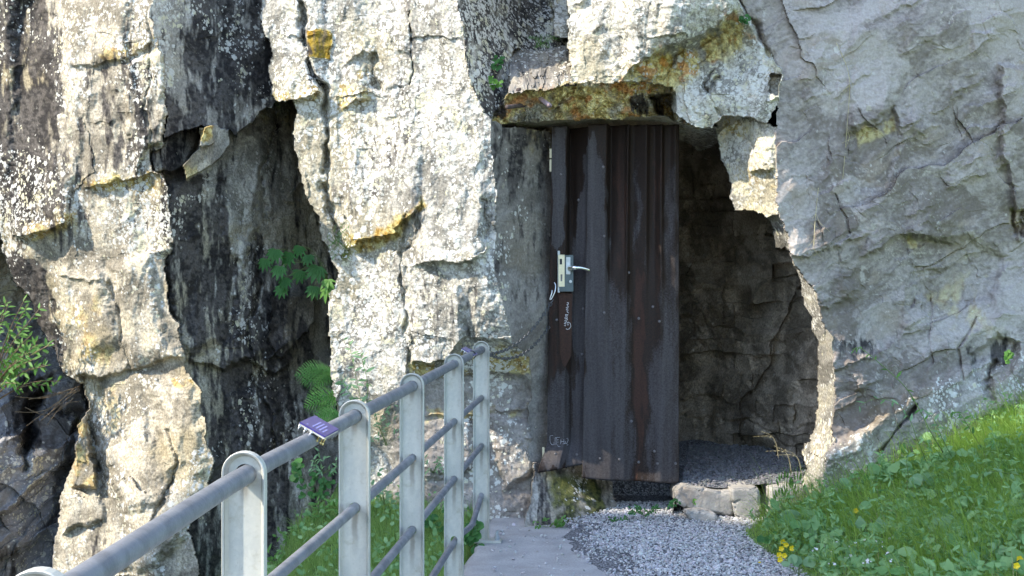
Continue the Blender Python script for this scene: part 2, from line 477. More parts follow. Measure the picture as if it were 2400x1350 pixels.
q1 = chips(XM * 1.7 + .12 * nzw, ZM * .85 + .1 * nzw, 741, 1.2); q2 = chips(XM * 5.2 + .15 * nzw, ZM * 3.0 + .15 * nzw, 751, 1.3); q3 = chips(XM * 15 + .3 * nzw, ZM * 10, 761, 1.3); q4 = chips(XM * 40, ZM * 32, 771, 1.2)
B += np.where(lit, .10 * q1 + .028 * rib + .026 * q2 + .008 * q3 + .0025 * q4 + .004 * mic + .04 * fbm(XM * 2.2, ZM * 1.1, 3, 721), 0)
B += np.where(mid_, .085 * q1 + .014 * rib + .040 * q2 + .013 * q3 + .0035 * q4 + .005 * mic, 0)
B += np.where(gul, .14 * q1 + .03 * rib + .055 * q2 + .014 * q3 + .003 * q4 + .004 * mic, 0)
B += np.where(blk, .08 * q1 + .035 * q2 + .008 * q3 + .003 * q4 + .004 * mic, 0)
def terrace(t, sharp=.75):
    fl = np.floor(t); fr = t - fl
    return fl + sstep(sharp, 1.0, fr) - t            # slabs that step back along the layering
lay = fbm(xr * 1.3, zr * 1.3, 3, 91)
t1 = terrace(zr * 4.2 + 1.5 * lay + .25 * fbm(xr * 9, zr * 9, 3, 92))
t2 = terrace(zr * 13 + 2.2 * fbm(xr * 2.2, zr * 2.2, 4, 93) + .3 * fbm(xr * 25, zr * 25, 2, 94))
t3 = terrace(zr * 42 + 3.0 * fbm(xr * 5, zr * 5, 4, 95), .6)
vt = terrace(xr * 3.3 - .4 * zr + 1.4 * fbm(xr * 1.6, zr * 1.1, 4, 97) + .12 * fbm(xr * 20, zr * 20, 2, 98), .88)
on1 = sstep(-.1, .35, fbm(xr * 1.1, zr * 1.5, 3, 99)); on2 = sstep(-.15, .3, fbm(xr * 2.1 + 9, zr * 2.6, 3, 199)); low = sstep(400, 700, V)
w1 = chips(xr * 1.5 + .04 * nzw, zr * 2.1 + .04 * nzw, 781, 1.6); w2 = chips(xr * 4.2 + .05 * nzw, zr * 6.5 + .05 * nzw, 791, 1.6); w3 = chips(xr * 11, zr * 22 + .2 * nzw, 801, 1.3); w4 = chips(xr * 30, zr * 55, 811, 1.2)
B += np.where(wall, .06 * fbm(XM * 1.0, ZM * .9, 3, 401) + .095 * w1 + (.036 + .022 * low) * w2 + (.006 + .006 * low) * w3 + .0025 * w4 + .006 * t1 * on1 + .005 * t2 * on2 * (.25 + .75 * low) + .012 * vt * on2 + .002 * mic, 0)
cw = wx + .035 * fbm(XM * 9, ZM * 9, 3, 411); cz = wz + .035 * fbm(XM * 9, ZM * 9, 3, 421)
h1, he1, hc1 = facets(cw * 3.2, cz * 3.0, 431, 1.8)
h2, he2, hc2 = facets(cw * 9, cz * 11, 451, 1.5)
v1 = chips(XM * 3.4 + .15 * nzw, ZM * 4.6 + .12 * nzw, 821, 1.6); v2 = chips(XM * 9 + .2 * nzw, ZM * 14 + .2 * nzw, 831, 1.7)
B += np.where(cave, .08 * f1 + .15 * v1 + .095 * v2 + .03 * q3 + .004 * q4 + .04 * terrace(cz * 5 + 1.2 * fbm(cw * 2, cz * 2, 3, 461)) * low + .008 * mic, 0)
B += np.where(over, .09 * q1 + .05 * q2 + .016 * q3 + .004 * q4 + .005 * mic, 0)
B += np.where(lin, .03 * f2 + .036 * f3 + .028 * mic, 0)
B += np.where(jam, .04 * q1 + .016 * q2 + .007 * q3 + .003 * q4 + .003 * mic, 0)
B += np.where(mask(9), .004 * mic + .006 * f2, 0)
B += np.where(slp, .10 * f1 + .20 * w1 + .13 * w2 + .03 * w3 + .03 * (saw - .5) + .006 * mic, 0)
# open joints between the larger facets
B -= np.where(gul | over, .008 * sstep(.04, .0, e1) * sstep(.5, .8, c1), 0)
B -= np.where(slp, .0 * sstep(.045, .0, ge1) * sstep(.45, .6, gc1) + .0 * sstep(.07, .0, ge2) * sstep(.6, .7, gc2), 0)
B -= np.where(cave, .0 * sstep(.06, .0, he1) * sstep(.45, .6, hc1), 0)

def block(poly, off, soft=10, tu=0.0, tv=0.0, ids=None, jag=1.0):
    """raise (off > 0) or sink a piece; tu, tv tilt it in metres per 100 px"""
    s = window(poly, soft + 40)
    x = U[s] + (WU[s] - U[s]) * jag; y = V[s] + (WV[s] - V[s]) * jag
    sd = segdist(poly, x, y) * np.where(inpoly(poly, x, y), 1, -1)
    cu = np.mean([p[0] for p in poly]); cv = np.mean([p[1] for p in poly])
    w = sstep(-soft, soft, sd) if soft > 4 else (sd > 0) * 1.0
    if ids is not None: w = w * np.isin(R[s], ids)
    B[s] += w * (off + tu * (U[s] - cu) / 100 + tv * (V[s] - cv) / 100)

def groove(line, wid, dep, jag=1.0, ids=None):
    if ids == [14] and dep < .1: wid, dep = wid * .8, dep * .42
    s = window(line, wid * 3 + 30)
    x = U[s] + (WU[s] - U[s]) * jag; y = V[s] + (WV[s] - V[s]) * jag
    d = segdist(line, x, y, False)
    wv_ = np.clip(.75 + .8 * fbm(XM[s] * 9 + dep * 90, ZM[s] * 9, 2, 733), .25, 1.5)
    w = np.exp(-(d / (wid * wv_)) ** 2) * np.clip(wv_, .3, 1)
    if ids is not None: w = w * np.isin(R[s], ids)
    B[s] -= dep * w

def ledge(line, dep, run, up=True, ids=None, jag=1.0):
    """a break of slope along a line running left to right: the rock above juts out by dep and dies away over run px upwards (or the rock below, up=False)"""
    if ids in ([2], [4]): dep *= .7
    s = window(line, run * 4 + 40)
    x = U[s] + (WU[s] - U[s]) * jag; y = V[s] + (WV[s] - V[s]) * jag
    lu = np.array([p[0] for p in line]); lv = np.array([p[1] for p in line])
    yl = np.interp(x, lu, lv)
    h = (yl - y) if up else (y - yl)
    endw = sstep(0, 30, x - lu[0]) * sstep(0, 30, lu[-1] - x)
    w = np.where(h > 0, np.exp(-h / run), np.exp(h / 4.0)) * endw
    if ids is not None: w = w * np.isin(R[s], ids)
    B[s] += dep * w

# ---- left buttress: ledges, folds, joints
ledge([(190, 445), (230, 432), (300, 415), (378, 405)], .09, 110, True, [2])
ledge([(10, 548), (60, 552), (110, 540), (170, 518)], .16, 120, True, [2])
ledge([(150, 150), (230, 152), (300, 130), (372, 85)], .05, 80, True, [2])
ledge([(260, 625), (310, 612), (400, 575)], .06, 50, False, [2])
ledge([(130, 640), (200, 660), (250, 640)], .07, 60, True, [2])
ledge([(165, 880), (240, 878), (300, 868), (350, 850), (433, 832)], .10, 90, True, [2])
ledge([(240, 878), (300, 870), (350, 850), (433, 838)], -.05, 60, False, [2])
block([(110, 640), (240, 650), (255, 700), (280, 800), (200, 835), (150, 760)], .07, 26, .03, 0, [2])
block([(262, 625), (345, 610), (395, 820), (310, 850), (290, 770)], .06, 22, -.03, 0, [2])
block([(345, 605), (400, 590), (425, 800), (395, 825)], -.03, 14, -.06, 0, [2])
block([(30, 0), (100, 0), (120, 330), (115, 520), (30, 520)], -.07, 18, .03, 0, [2])
block([(150, 0), (300, 0), (290, 130), (220, 150), (180, 420), (160, 420)], .04, 16, 0, 0, [2])
block([(300, 150), (375, 110), (385, 330), (345, 340), (320, 400), (300, 300)], .06, 8, -.02, 0, [2])
block([(232, 900), (330, 870), (345, 1000), (350, 1040), (300, 1010), (250, 1040)], .03, 16, .05, 0, [2])
block([(345, 880), (450, 905), (480, 1000), (470, 1100), (390, 1110), (380, 1000)], .09, 26, -.02, 0, [2])
block([(248, 1050), (330, 1010), (370, 1050), (388, 1110), (370, 1170), (300, 1190), (255, 1140)], .09, 22, 0, .02, [2])
block([(250, 1180), (350, 1170), (380, 1130), (480, 1090), (430, 1250), (360, 1330), (250, 1330)], .06, 18, .03, .03, [2])
block([(172, 1030), (195, 985), (215, 1060), (228, 1145), (172, 1140)], .16, 5, -.08, 0, [0, 2])
block([(150, 1160), (240, 1150), (240, 1220), (150, 1250)], .07, 8, -.04, 0, [2])
block([(190, 880), (245, 885), (255, 1040), (262, 1170), (235, 1170), (215, 1030)], -.10, 8, .05, 0, [2])
groove([(185, 905), (215, 1010), (232, 1100)], 5, .08, 1, [2, 0])
groove([(350, 30), (352, 120), (345, 250), (352, 350)], 3.5, .03, 1, [2])
groove([(235, 905), (252, 960), (258, 1040)], 4, .03, 1, [2])
groove([(250, 660), (280, 740), (300, 830), (305, 870)], 6, .05, 1, [2])
groove([(395, 1010), (420, 1080), (390, 1150), (350, 1230)], 4, .05, 1, [2])
# ---- gully: hanging slab, stacked dark ribs, inclined slabs
block([(490, 270), (535, 268), (540, 338), (500, 386), (437, 420), (430, 388), (465, 350), (478, 300)], .46, 3, -.20, -.10, [1], .35)
block([(466, 300), (498, 292), (500, 338), (470, 345)], .36, 3, .1, 0, [1], .4)
block([(352, 352), (420, 300), (470, 290), (460, 340), (430, 400), (360, 405)], .10, 6, -.05, .1, [1])
block([(395, 430), (500, 420), (555, 480), (560, 640), (520, 800), (430, 835), (388, 640)], .10, 16, -.06, 0, [1])
block([(520, 420), (600, 300), (620, 340), (600, 500), (575, 620), (530, 590)], .08, 12, .05, 0, [1])
block([(560, 560), (640, 600), (650, 760), (600, 850), (540, 850)], .06, 12, -.06, 0, [1])
block([(640, 690), (740, 690), (735, 750), (690, 810), (650, 850), (630, 760)], .16, 4, -.05, 0, [1])
ledge([(430, 838), (520, 862), (575, 835), (640, 880), (700, 840)], .12, 140, True, [1])
groove([(600, 560), (610, 660), (580, 780), (600, 860)], 5, .08, 1, [1])
groove([(640, 235), (650, 300), (610, 400), (620, 520)], 6, .10, 1, [1])
groove([(590, 880), (640, 980), (650, 1100)], 6, .08, 1, [1])
block([(630, 900), (660, 990), (650, 1080), (560, 1060), (540, 930)], .07, 14, 0, 0, [1])
# ---- middle buttress
groove([(690, -60), (700, 0), (716, 90), (740, 190), (766, 213), (760, 280), (766, 400), (776, 500), (790, 570)], 7, .12, 1, [4])
ledge([(636, 236), (690, 238), (730, 222), (768, 213)], .12, 90, True, [4])
block([(720, 70), (745, 65), (778, 80), (770, 140), (725, 135)], .015, 4, 0, 0, [4])
ledge([(795, 585), (850, 562), (920, 548), (965, 505), (992, 455)], .15, 130, True, [4])
ledge([(960, 618), (1030, 612), (1085, 612), (1130, 588), (1150, 540)], .13, 110, True, [4])
ledge([(950, 852), (1000, 848), (1045, 838), (1075, 800), (1100, 778)], .17, 110, True, [4])
ledge([(1095, 790), (1190, 800), (1240, 815)], .08, 80, True, [4])
ledge([(985, 975), (1080, 968), (1150, 962), (1245, 955)], .05, 80, True, [4])
ledge([(800, 262), (830, 225), (870, 232)], .09, 60, True, [4])
ledge([(800, 150), (850, 120), (880, 150)], .06, 40, True, [4])
groove([(868, 130), (872, 170), (885, 200)], 9, .09, 1, [4])
groove([(960, 30), (963, 110), (968, 200)], 3.5, .05, 1, [4])
groove([(985, 460), (975, 560), (940, 590), (960, 640)], 6, .04, 1, [4])
groove([(955, 500), (940, 590), (950, 700), (955, 850)], 5, .05, 1, [4])
groove([(1130, 470), (1148, 540), (1120, 590)], 6, .06, 1, [4])
block([(1000, 880), (1230, 880), (1235, 950), (1150, 960), (990, 970)], -.03, 8, 0, .03, [4])
block([(960, 980), (1100, 985), (1110, 1100), (980, 1120)], .05, 12, .03, .03, [4])
block([(1150, 980), (1240, 990), (1250, 1100), (1180, 1150)], .06, 10, .05, 0, [4])
# ---- recess, lintel, overhang
block([(1296, -20), (1328, -20), (1330, 90), (1292, 85)], .30, 4, 0, 0, [5])
block([(1520, 225), (1580, 215), (1584, 285), (1540, 262)], -.35, 5, 0, 0, [8, 12])
ledge([(1450, 190), (1500, 140), (1600, 92), (1680, 60), (1735, 15)], .16, 120, True, [12])
ledge([(1480, 208), (1560, 190), (1600, 120), (1690, 85)], -.04, 40, True, [12])
block([(1500, 155), (1570, 135), (1580, 180), (1510, 195)], .05, 16, 0, 0, [12])
groove([(1732, 0), (1760, 50), (1792, 105), (1800, 135)], 8, .10, 1, [12, 14])
groove([(1690, 275), (1650, 200), (1690, 150)], 4, .05, 1, [12])
groove([(1690, 182), (1668, 200), (1655, 215)], 4, .06, 1, [12])
block([(1796, 172), (1828, 175), (1822, 225), (1800, 215)], -.12, 4, 0, 0, [12])
ledge([(1745, 410), (1780, 400), (1822, 395)], .08, 60, True, [13])
groove([(1700, 300), (1760, 330), (1800, 400)], 5, .03, 1, [13])
# ---- right wall: named ledges and open cracks
ledge([(1985, 318), (2035, 302), (2065, 285), (2100, 252)], .07, 90, True, [14])
block([(1985, 318), (2100, 255), (2110, 330), (2080, 450), (2010, 450)], -.05, 8, .03, .02, [14])
groove([(1985, 325), (1988, 360), (1996, 410), (2008, 445)], 3.2, .07, .3, [14])
groove([(1958, 455), (1970, 490), (1988, 515), (1992, 545)], 3.5, .07, .3, [14])
groove([(1915, 520), (1928, 545), (1928, 590)], 3, .05, .3, [14])
groove([(2118, 548), (2128, 600), (2142, 650), (2146, 690), (2135, 720)], 4, .08, .35, [14])
groove([(2180, 690), (2182, 730), (2178, 790), (2185, 850)], 4, .06, .35, [14])
groove([(2290, 745), (2262, 790), (2245, 815), (2256, 890)], 3.6, .09, .3, [14])
groove([(2245, 245), (2240, 290), (2252, 320)], 2.5, .03, .3, [14])
groove([(2300, 30), (2310, 80)], 2.5, .03, .3, [14])
ledge([(1845, 590), (1900, 602), (1930, 585)], .05, 70, True, [14])
ledge([(2020, 600), (2060, 580), (2100, 548), (2200, 545)], .06, 90, True, [14])
ledge([(1880, 1040), (1950, 1050), (2020, 1010), (2060, 960)], .0, 10, True, [14])
ledge([(2010, 610), (2030, 600), (2115, 545)], .05, 60, True, [14])
ledge([(2200, 440), (2280, 420), (2330, 395)], .05, 60, True, [14])
ledge([(2120, 545), (2200, 560), (2260, 570)], .05, 90, True, [14])
ledge([(2120, 330), (2150, 310), (2178, 315)], .03, 60, True, [14])
block([(2345, 150), (2400, 160), (2420, 420), (2390, 560), (2345, 300)], .09, 8, 0, 0, [14])
block([(2370, 490), (2400, 495), (2400, 555), (2375, 550)], -.12, 5, 0, 0, [14])
block([(2120, 555), (2145, 690), (2200, 720), (2320, 700), (2360, 600), (2280, 560)], -.06, 10, .02, 0, [14])
rgw = random.Random(12)
for k in range(95):
    u0, v0 = rgw.uniform(1850, 2420), rgw.uniform(-40, 1000)
    ln = rgw.uniform(30, 130) * (1.2 if v0 > 500 else .9); an = math.tan(math.radians(rgw.gauss(27 if v0 < 520 else 16, 9)))
    pts = [(u0 + ln * q / 4, v0 - an * ln * q / 4 + rgw.uniform(-5, 5)) for q in range(5)]
    ledge(pts, rgw.uniform(.010, .040), rgw.uniform(14, 60), rgw.random() < .7, [14], 1.2)
for k in range(16):
    u0, v0 = rgw.uniform(1850, 2420), rgw.uniform(-40, 950)
    ln = rgw.uniform(25, 90); pts = [(u0 + rgw.uniform(-4, 4) + .15 * ln * q / 3, v0 + ln * q / 3) for q in range(4)]
    groove(pts, rgw.uniform(1.1, 1.8), rgw.uniform(.006, .02), .25, [14])
rgw = random.Random(15)
for ids_, u_, v_, n_ in (([4], (620, 1240), (-40, 1250), 60), ([2], (-60, 470), (-40, 1340), 34), ([12, 13], (1330, 1820), (-40, 490), 30), ([1], (400, 780), (250, 1300), 40), ([0], (-60, 200), (560, 1350), 30)):
    for k in range(n_):
        u0, v0 = rgw.uniform(*u_), rgw.uniform(*v_); ln = rgw.uniform(25, 90); an = rgw.gauss(.25, .5)
        pts = [(u0 + ln * q / 3, v0 - an * ln * q / 3 + rgw.uniform(-5, 5)) for q in range(4)]
        ledge(pts, rgw.uniform(.008, .04), rgw.uniform(12, 50), rgw.random() < .65, ids_, 1.3)
# pale foot of the right wall
FOOT = [(1890, 1140), (1940, 1060), (2010, 1010), (2060, 985), (2090, 950), (2160, 915), (2230, 880), (2310, 850), (2360, 800), (2388, 780), (2420, 790), (2700, 700), (2700, 1400), (1880, 1400)]
block(FOOT, .05, 16, -.02, 0, [14])
groove([(2062, 1060), (2088, 1030), (2100, 1010), (2128, 975), (2150, 950)], 5, .12, .35, [14])
groove([(2330, 850), (2315, 920), (2325, 945)], 8, .12, 1, [14])
groove([(2380, 800), (2362, 850), (2340, 860)], 6, .08, 1, [14])
block([(2340, 780), (2385, 800), (2375, 880), (2300, 900), (2270, 830)], -.09, 8, 0, 0, [14])
# ---- far slope slabs
block([(-50, 1060), (120, 960), (175, 980), (150, 1080), (-50, 1250)], .22, 8, -.05, 0, [0])
block([(-50, 1240), (130, 1090), (140, 1180), (60, 1290), (-50, 1330)], .12, 8, 0, 0, [0])
groove([(60, 1080), (75, 960), (110, 890)], 14, .35, 1, [0])
block([(140, 900), (190, 880), (200, 960), (130, 960)], .2, 8, 0, 0, [0])

D -= B

# ---- colour masks
CA = np.zeros(U.shape + (3,)); CB = np.zeros(U.shape + (3,))
def setr(arr, ch, val, *ids): arr[..., ch][mask(*ids)] = val
def paint(arr, ch, poly, val, soft=25, add=False, ids=None, jag=1.6):
    s = window(poly, soft + 40)
    x = U[s] + (WU[s] - U[s]) * jag; y = V[s] + (WV[s] - V[s]) * jag
    sd = segdist(poly, x, y) * np.where(inpoly(poly, x, y), 1, -1)
    w = sstep(-soft, soft, sd)
    if ids is not None: w = w * np.isin(R[s], ids)
    a = arr[..., ch][s]
    arr[..., ch][s] = a + w * val if add else a * (1 - w) + w * val
LI, DK, OC_BOUNCE, BL, EA, MO = (CA, 0), (CA, 1), (CA, 2), (CB, 0), (CB, 1), (CB, 2)  # the ochre mask also paints warm bounce light under ledges and lintel
setr(*LI, .42, 2); setr(*LI, .18, 3); setr(*LI, .02, 1); setr(*LI, .70, 4); setr(*LI, .46, 5); setr(*LI, .0, 6); setr(*LI, .72, 12); setr(*LI, .50, 13); setr(*LI, .42, 15); setr(*LI, -.3, 14); setr(*LI, -.3, 7); setr(*LI, .0, 8, 9, 11); setr(*LI, .1, 10, 0)
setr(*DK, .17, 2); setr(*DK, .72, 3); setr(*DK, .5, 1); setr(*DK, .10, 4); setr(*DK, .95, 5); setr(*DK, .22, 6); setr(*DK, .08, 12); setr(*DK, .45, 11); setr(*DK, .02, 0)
setr(*OC_BOUNCE, .12, 2); setr(*OC_BOUNCE, .10, 4); setr(*OC_BOUNCE, .85, 8); setr(*OC_BOUNCE, .25, 9); setr(*OC_BOUNCE, .12, 10); setr(*OC_BOUNCE, .20, 12); setr(*OC_BOUNCE, .35, 13); setr(*OC_BOUNCE, .25, 15); setr(*OC_BOUNCE, .05, 14)
setr(*BL, 1.0, 14); setr(*BL, .85, 0); setr(*BL, .5, 10); setr(*BL, .55, 6); setr(*BL, .35, 11); setr(*BL, .25, 3)
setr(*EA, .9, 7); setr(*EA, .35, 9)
# left buttress
paint(*DK, [(-60, -50), (110, -50), (120, 200), (125, 530), (10, 540), (-60, 400)], 1.0, 30, ids=[2])
paint(*DK, [(225, 150), (300, 160), (300, 400), (225, 400)], .72, 25, ids=[2])
paint(*DK, [(115, 60), (150, 60), (145, 250), (110, 300)], .6, 15, ids=[2])
paint(*DK, [(320, 150), (355, 150), (350, 330), (310, 380)], .5, 20, ids=[2])
paint(*DK, [(-10, 585), (70, 600), (108, 640), (138, 718), (162, 764), (194, 802), (216, 872), (200, 900), (140, 890), (60, 740), (0, 660)], 1.35, 8, ids=[2])
paint(*LI, [(60, 700), (138, 718), (216, 872), (140, 890)], .12, 10, ids=[2])
paint(*DK, [(190, 880), (240, 885), (255, 1040), (262, 1170), (230, 1170), (210, 1030)], 1.1, 10, ids=[2])
paint(*DK, [(200, 1230), (240, 1220), (240, 1320), (205, 1290)], .7, 10, ids=[2])
paint(*DK, [(355, 340), (400, 420), (400, 580), (360, 410)], .8, 10, ids=[2])
paint(*LI, [(120, 620), (440, 560), (460, 900), (500, 1350), (100, 1400)], .0, 40, ids=[2])
paint(*DK, [(120, 620), (440, 600), (460, 900), (500, 1350), (250, 1400)], .06, 30, ids=[2])
paint(*LI, [(150, 1150), (500, 1080), (470, 1350), (130, 1350)], .38, 30, ids=[2])
paint(*LI, [(290, 480), (400, 540), (395, 590), (300, 600)], .75, 20, ids=[2])
paint(*LI, [(210, 130), (320, 110), (300, 420), (200, 430)], .30, 30, ids=[2])
paint(*OC_BOUNCE, [(195, 425), (380, 400), (385, 430), (200, 455)], .9, 8, ids=[2])  # yellow-brown bounce light painted on the ledge underside
paint(*OC_BOUNCE, [(10, 520), (170, 500), (170, 540), (60, 570)], .8, 10, ids=[2])  # warm bounce light painted under the bulge
paint(*OC_BOUNCE, [(165, 720), (220, 690), (280, 820), (260, 860), (190, 840)], .65, 20, ids=[2])
paint(*OC_BOUNCE, [(230, 890), (300, 880), (290, 1000), (240, 1000)], .45, 20, ids=[2])
paint(*OC_BOUNCE, [(390, 880), (450, 890), (455, 910), (400, 905)], .9, 6, ids=[2])
paint(*OC_BOUNCE, [(170, 985), (230, 1000), (230, 1145), (170, 1140)], .75, 8, ids=[0, 2])
paint(*OC_BOUNCE, [(220, 130), (370, 80), (375, 100), (230, 160)], .8, 8, ids=[2])
# gully
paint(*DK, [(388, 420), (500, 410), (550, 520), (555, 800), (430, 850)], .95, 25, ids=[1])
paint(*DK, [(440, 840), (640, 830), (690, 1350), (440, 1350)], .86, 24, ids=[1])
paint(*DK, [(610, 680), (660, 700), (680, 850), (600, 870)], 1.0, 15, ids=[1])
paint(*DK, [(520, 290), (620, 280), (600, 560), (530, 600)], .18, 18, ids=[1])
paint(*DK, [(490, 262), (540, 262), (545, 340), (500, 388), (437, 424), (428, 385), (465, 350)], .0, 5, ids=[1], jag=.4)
paint(*OC_BOUNCE, [(428, 385), (462, 372), (464, 404), (437, 424)], .7, 4, ids=[1], jag=.4)  # lit yellowish left face of the hanging slab, painted in
paint(*OC_BOUNCE, [(462, 270), (500, 262), (500, 335), (465, 335)], .9, 5, ids=[1])
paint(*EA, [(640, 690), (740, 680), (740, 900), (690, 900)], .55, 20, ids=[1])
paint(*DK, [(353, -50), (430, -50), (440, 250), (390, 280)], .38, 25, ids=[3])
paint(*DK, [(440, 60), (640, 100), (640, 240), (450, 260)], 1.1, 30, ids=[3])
# middle buttress
paint(*OC_BOUNCE, [(722, 72), (745, 65), (776, 78), (772, 138), (725, 132)], 2.5, 5, ids=[4], jag=.5)
paint(*LI, [(722, 72), (745, 65), (776, 78), (772, 138), (725, 132)], -1, 5, ids=[4], jag=.5)
paint(*OC_BOUNCE, [(640, 215), (760, 205), (765, 225), (690, 245), (640, 240)], .9, 6, ids=[4])
paint(*DK, [(690, -30), (716, 0), (745, 190), (760, 210), (720, 190)], .7, 8, ids=[4])
paint(*OC_BOUNCE, [(800, 560), (920, 535), (990, 450), (1000, 480), (940, 560), (830, 590)], 1.0, 10, ids=[4])
paint(*LI, [(800, 560), (920, 535), (990, 450), (1000, 480), (940, 560), (830, 590)], .2, 10, ids=[4])
paint(*OC_BOUNCE, [(795, 200), (870, 140), (890, 160), (860, 230), (800, 270)], .8, 12, ids=[4])
paint(*LI, [(950, 480), (1160, 440), (1160, 640), (1190, 800), (950, 870)], .42, 30, ids=[4])
paint(*LI, [(950, 640), (1180, 650), (1190, 800), (950, 860)], .34, 20, ids=[4])
paint(*DK, [(950, 660), (1120, 660), (1100, 780), (960, 850)], .36, 25, ids=[4])
paint(*DK, [(880, 310), (960, 300), (940, 420), (880, 440)], .4, 25, ids=[4])
paint(*OC_BOUNCE, [(950, 855), (1240, 810), (1240, 870), (1090, 890), (950, 880)], .95, 10, ids=[4])
paint(*DK, [(1200, 805), (1240, 815), (1235, 860), (1200, 850)], .5, 10, ids=[4])
paint(*LI, [(850, 880), (1260, 870), (1260, 1300), (800, 1300)], .16, 25, ids=[4])
paint(*BL, [(930, 890), (1260, 880), (1260, 1300), (900, 1300)], .8, 30, ids=[4])
paint(*OC_BOUNCE, [(1000, 955), (1240, 940), (1240, 975), (1000, 990)], .7, 8, ids=[4])
paint(*OC_BOUNCE, [(600, 250), (680, 240), (680, 300), (620, 300)], .5, 10, ids=[1])
paint(*MO, [(790, 560), (820, 570), (815, 610), (795, 610)], 1.0, 8, ids=[4])
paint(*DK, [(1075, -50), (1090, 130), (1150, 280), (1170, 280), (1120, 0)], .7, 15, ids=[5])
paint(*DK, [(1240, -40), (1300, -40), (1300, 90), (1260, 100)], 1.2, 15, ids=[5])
paint(*LI, [(1160, 40), (1300, 60), (1290, 110), (1200, 120)], .6, 20, ids=[5])
paint(*OC_BOUNCE, [(1285, -20), (1310, -20), (1300, 50), (1280, 60)], .9, 8, ids=[5])
paint(*LI, [(1296, -20), (1328, -20), (1330, 90), (1292, 85)], .55, 6, ids=[5]); paint(*DK, [(1300, -20), (1328, -20), (1330, 90), (1296, 85)], .1, 6, ids=[5])
# jamb
paint(*OC_BOUNCE, [(1210, 290), (1290, 290), (1285, 420), (1240, 360)], .6, 15, ids=[6])
paint(*DK, [(1160, 300), (1230, 300), (1240, 420), (1170, 420)], .65, 15, ids=[6])
paint(*MO, [(1290, 1110), (1440, 1120), (1440, 1240), (1290, 1240)], .9, 15, ids=[11])
paint(*OC_BOUNCE, [(1250, 1100), (1290, 1100), (1290, 1230), (1255, 1220)], .25, 15, ids=[11])
# lintel and overhang
paint(*OC_BOUNCE, [(1180, 220), (1260, 215), (1345, 190), (1345, 215), (1180, 260)], .8, 12, ids=[8, 10])
paint(*DK, [(1150, 240), (1185, 230), (1190, 270), (1155, 285)], 1.0, 8, ids=[8])
paint(*DK, [(1470, 235), (1580, 215), (1580, 280), (1480, 270)], .6, 15, ids=[8])
paint(*OC_BOUNCE, [(1450, 190), (1500, 130), (1600, 95), (1730, 30), (1770, 90), (1640, 170), (1580, 215)], .9, 16, ids=[12])  # ochre with the yellow light of the underside painted in
paint(*LI, [(1450, 190), (1500, 130), (1600, 95), (1730, 30), (1770, 90), (1640, 170), (1580, 215)], .15, 16, ids=[12])
paint(*OC_BOUNCE, [(1545, 135), (1575, 130), (1578, 160), (1550, 165)], 2.2, 6, ids=[12], jag=.5)
paint(*LI, [(1700, 120), (1830, 120), (1830, 290), (1700, 290)], .45, 25, ids=[12])
paint(*LI, [(1500, -60), (1730, -60), (1720, 30), (1560, 90)], .5, 25, ids=[12])
paint(*OC_BOUNCE, [(1690, 275), (1760, 275), (1740, 320), (1700, 320)], .8, 8, ids=[13]); paint(*OC_BOUNCE, [(1750, 400), (1822, 395), (1822, 450), (1760, 430)], .7, 10, ids=[13])
# wall and its foot
paint(*BL, FOOT, .55, 12, ids=[14]); paint(*LI, FOOT, .26, 16, ids=[14])
paint(*OC_BOUNCE, [(2150, 690), (2300, 640), (2350, 760), (2260, 800)], .4, 30, ids=[14])
paint(*OC_BOUNCE, [(2000, 320), (2090, 265), (2100, 300), (2010, 340)], .6, 8, ids=[14])
paint(*OC_BOUNCE, [(2120, 550), (2200, 560), (2200, 590), (2130, 590)], .5, 8, ids=[14])
paint(*EA, [(2370, 490), (2400, 490), (2400, 560), (2370, 550)], .9, 6, ids=[14])
paint(*EA, [(2015, 1010), (2060, 950), (2200, 900), (2210, 915), (2080, 980), (2040, 1020)], .8, 8, ids=[14])
paint(*DK, [(1960, 800), (2050, 780), (2020, 850), (1970, 840)], .6, 20, ids=[14])
paint(*DK, [(2260, 810), (2380, 780), (2370, 860), (2270, 860)], .5, 12, ids=[14])
# far slope
paint(*DK, [(30, 880), (110, 880), (80, 1060), (20, 1040)], 1.0, 15, ids=[0])
paint(*DK, [(-20, 1270), (60, 1280), (50, 1400), (-20, 1400)], .9, 15, ids=[0])
paint(*LI, [(-100, 480), (60, 560), (70, 700), (-100, 700)], .75, 20, ids=[0]); paint(*BL, [(-100, 480), (60, 560), (70, 700), (-100, 700)], .1, 20, ids=[0])

# ---- mineral colour per vertex, with some bounce light and shade painted in
def lerp(a, c, w): return a + (np.asarray(c) - a) * np.asarray(w)[..., None]
def col2(n, a, c): return np.asarray(a) + (np.asarray(c) - np.asarray(a)) * n[..., None]
N01 = lambda n, a=-.45, c=.45: sstep(a, c, n)
nb = fbm(XM * 1.6, ZM * 1.6, 4, 501); nm_ = fbm(wx * 8, wz * 5, 5, 511, .6); nf = fbm(XM * 33, ZM * 33, 3, 521, .6)
st = fbm(XM * 8 + .35 * fbm(XM * 2, ZM * 2, 2, 533), ZM * .8, 5, 531, .65); st2 = fbm(XM * 30, ZM * 7.0, 4, 541, .7)
base = col2(N01(nm_), (.25, .235, .20), (.50, .475, .415))
base = lerp(base, (.46, .40, .26), .5 * N01(nb, .0, .5))
pw = .10 * fbm(XM * 9, ZM * 9, 3, 551, .6)
_, _, p1 = facets(xr * 1.7 + pw, zr * 2.6 + pw, 561, 1); _, _, p2 = facets(xr * 4.6 + 1.5 * pw, zr * 7.0 + 1.5 * pw, 566, 1); _, _, p3 = facets(xr * 12 + 2 * pw, zr * 22 + 2 * pw, 571, 1)
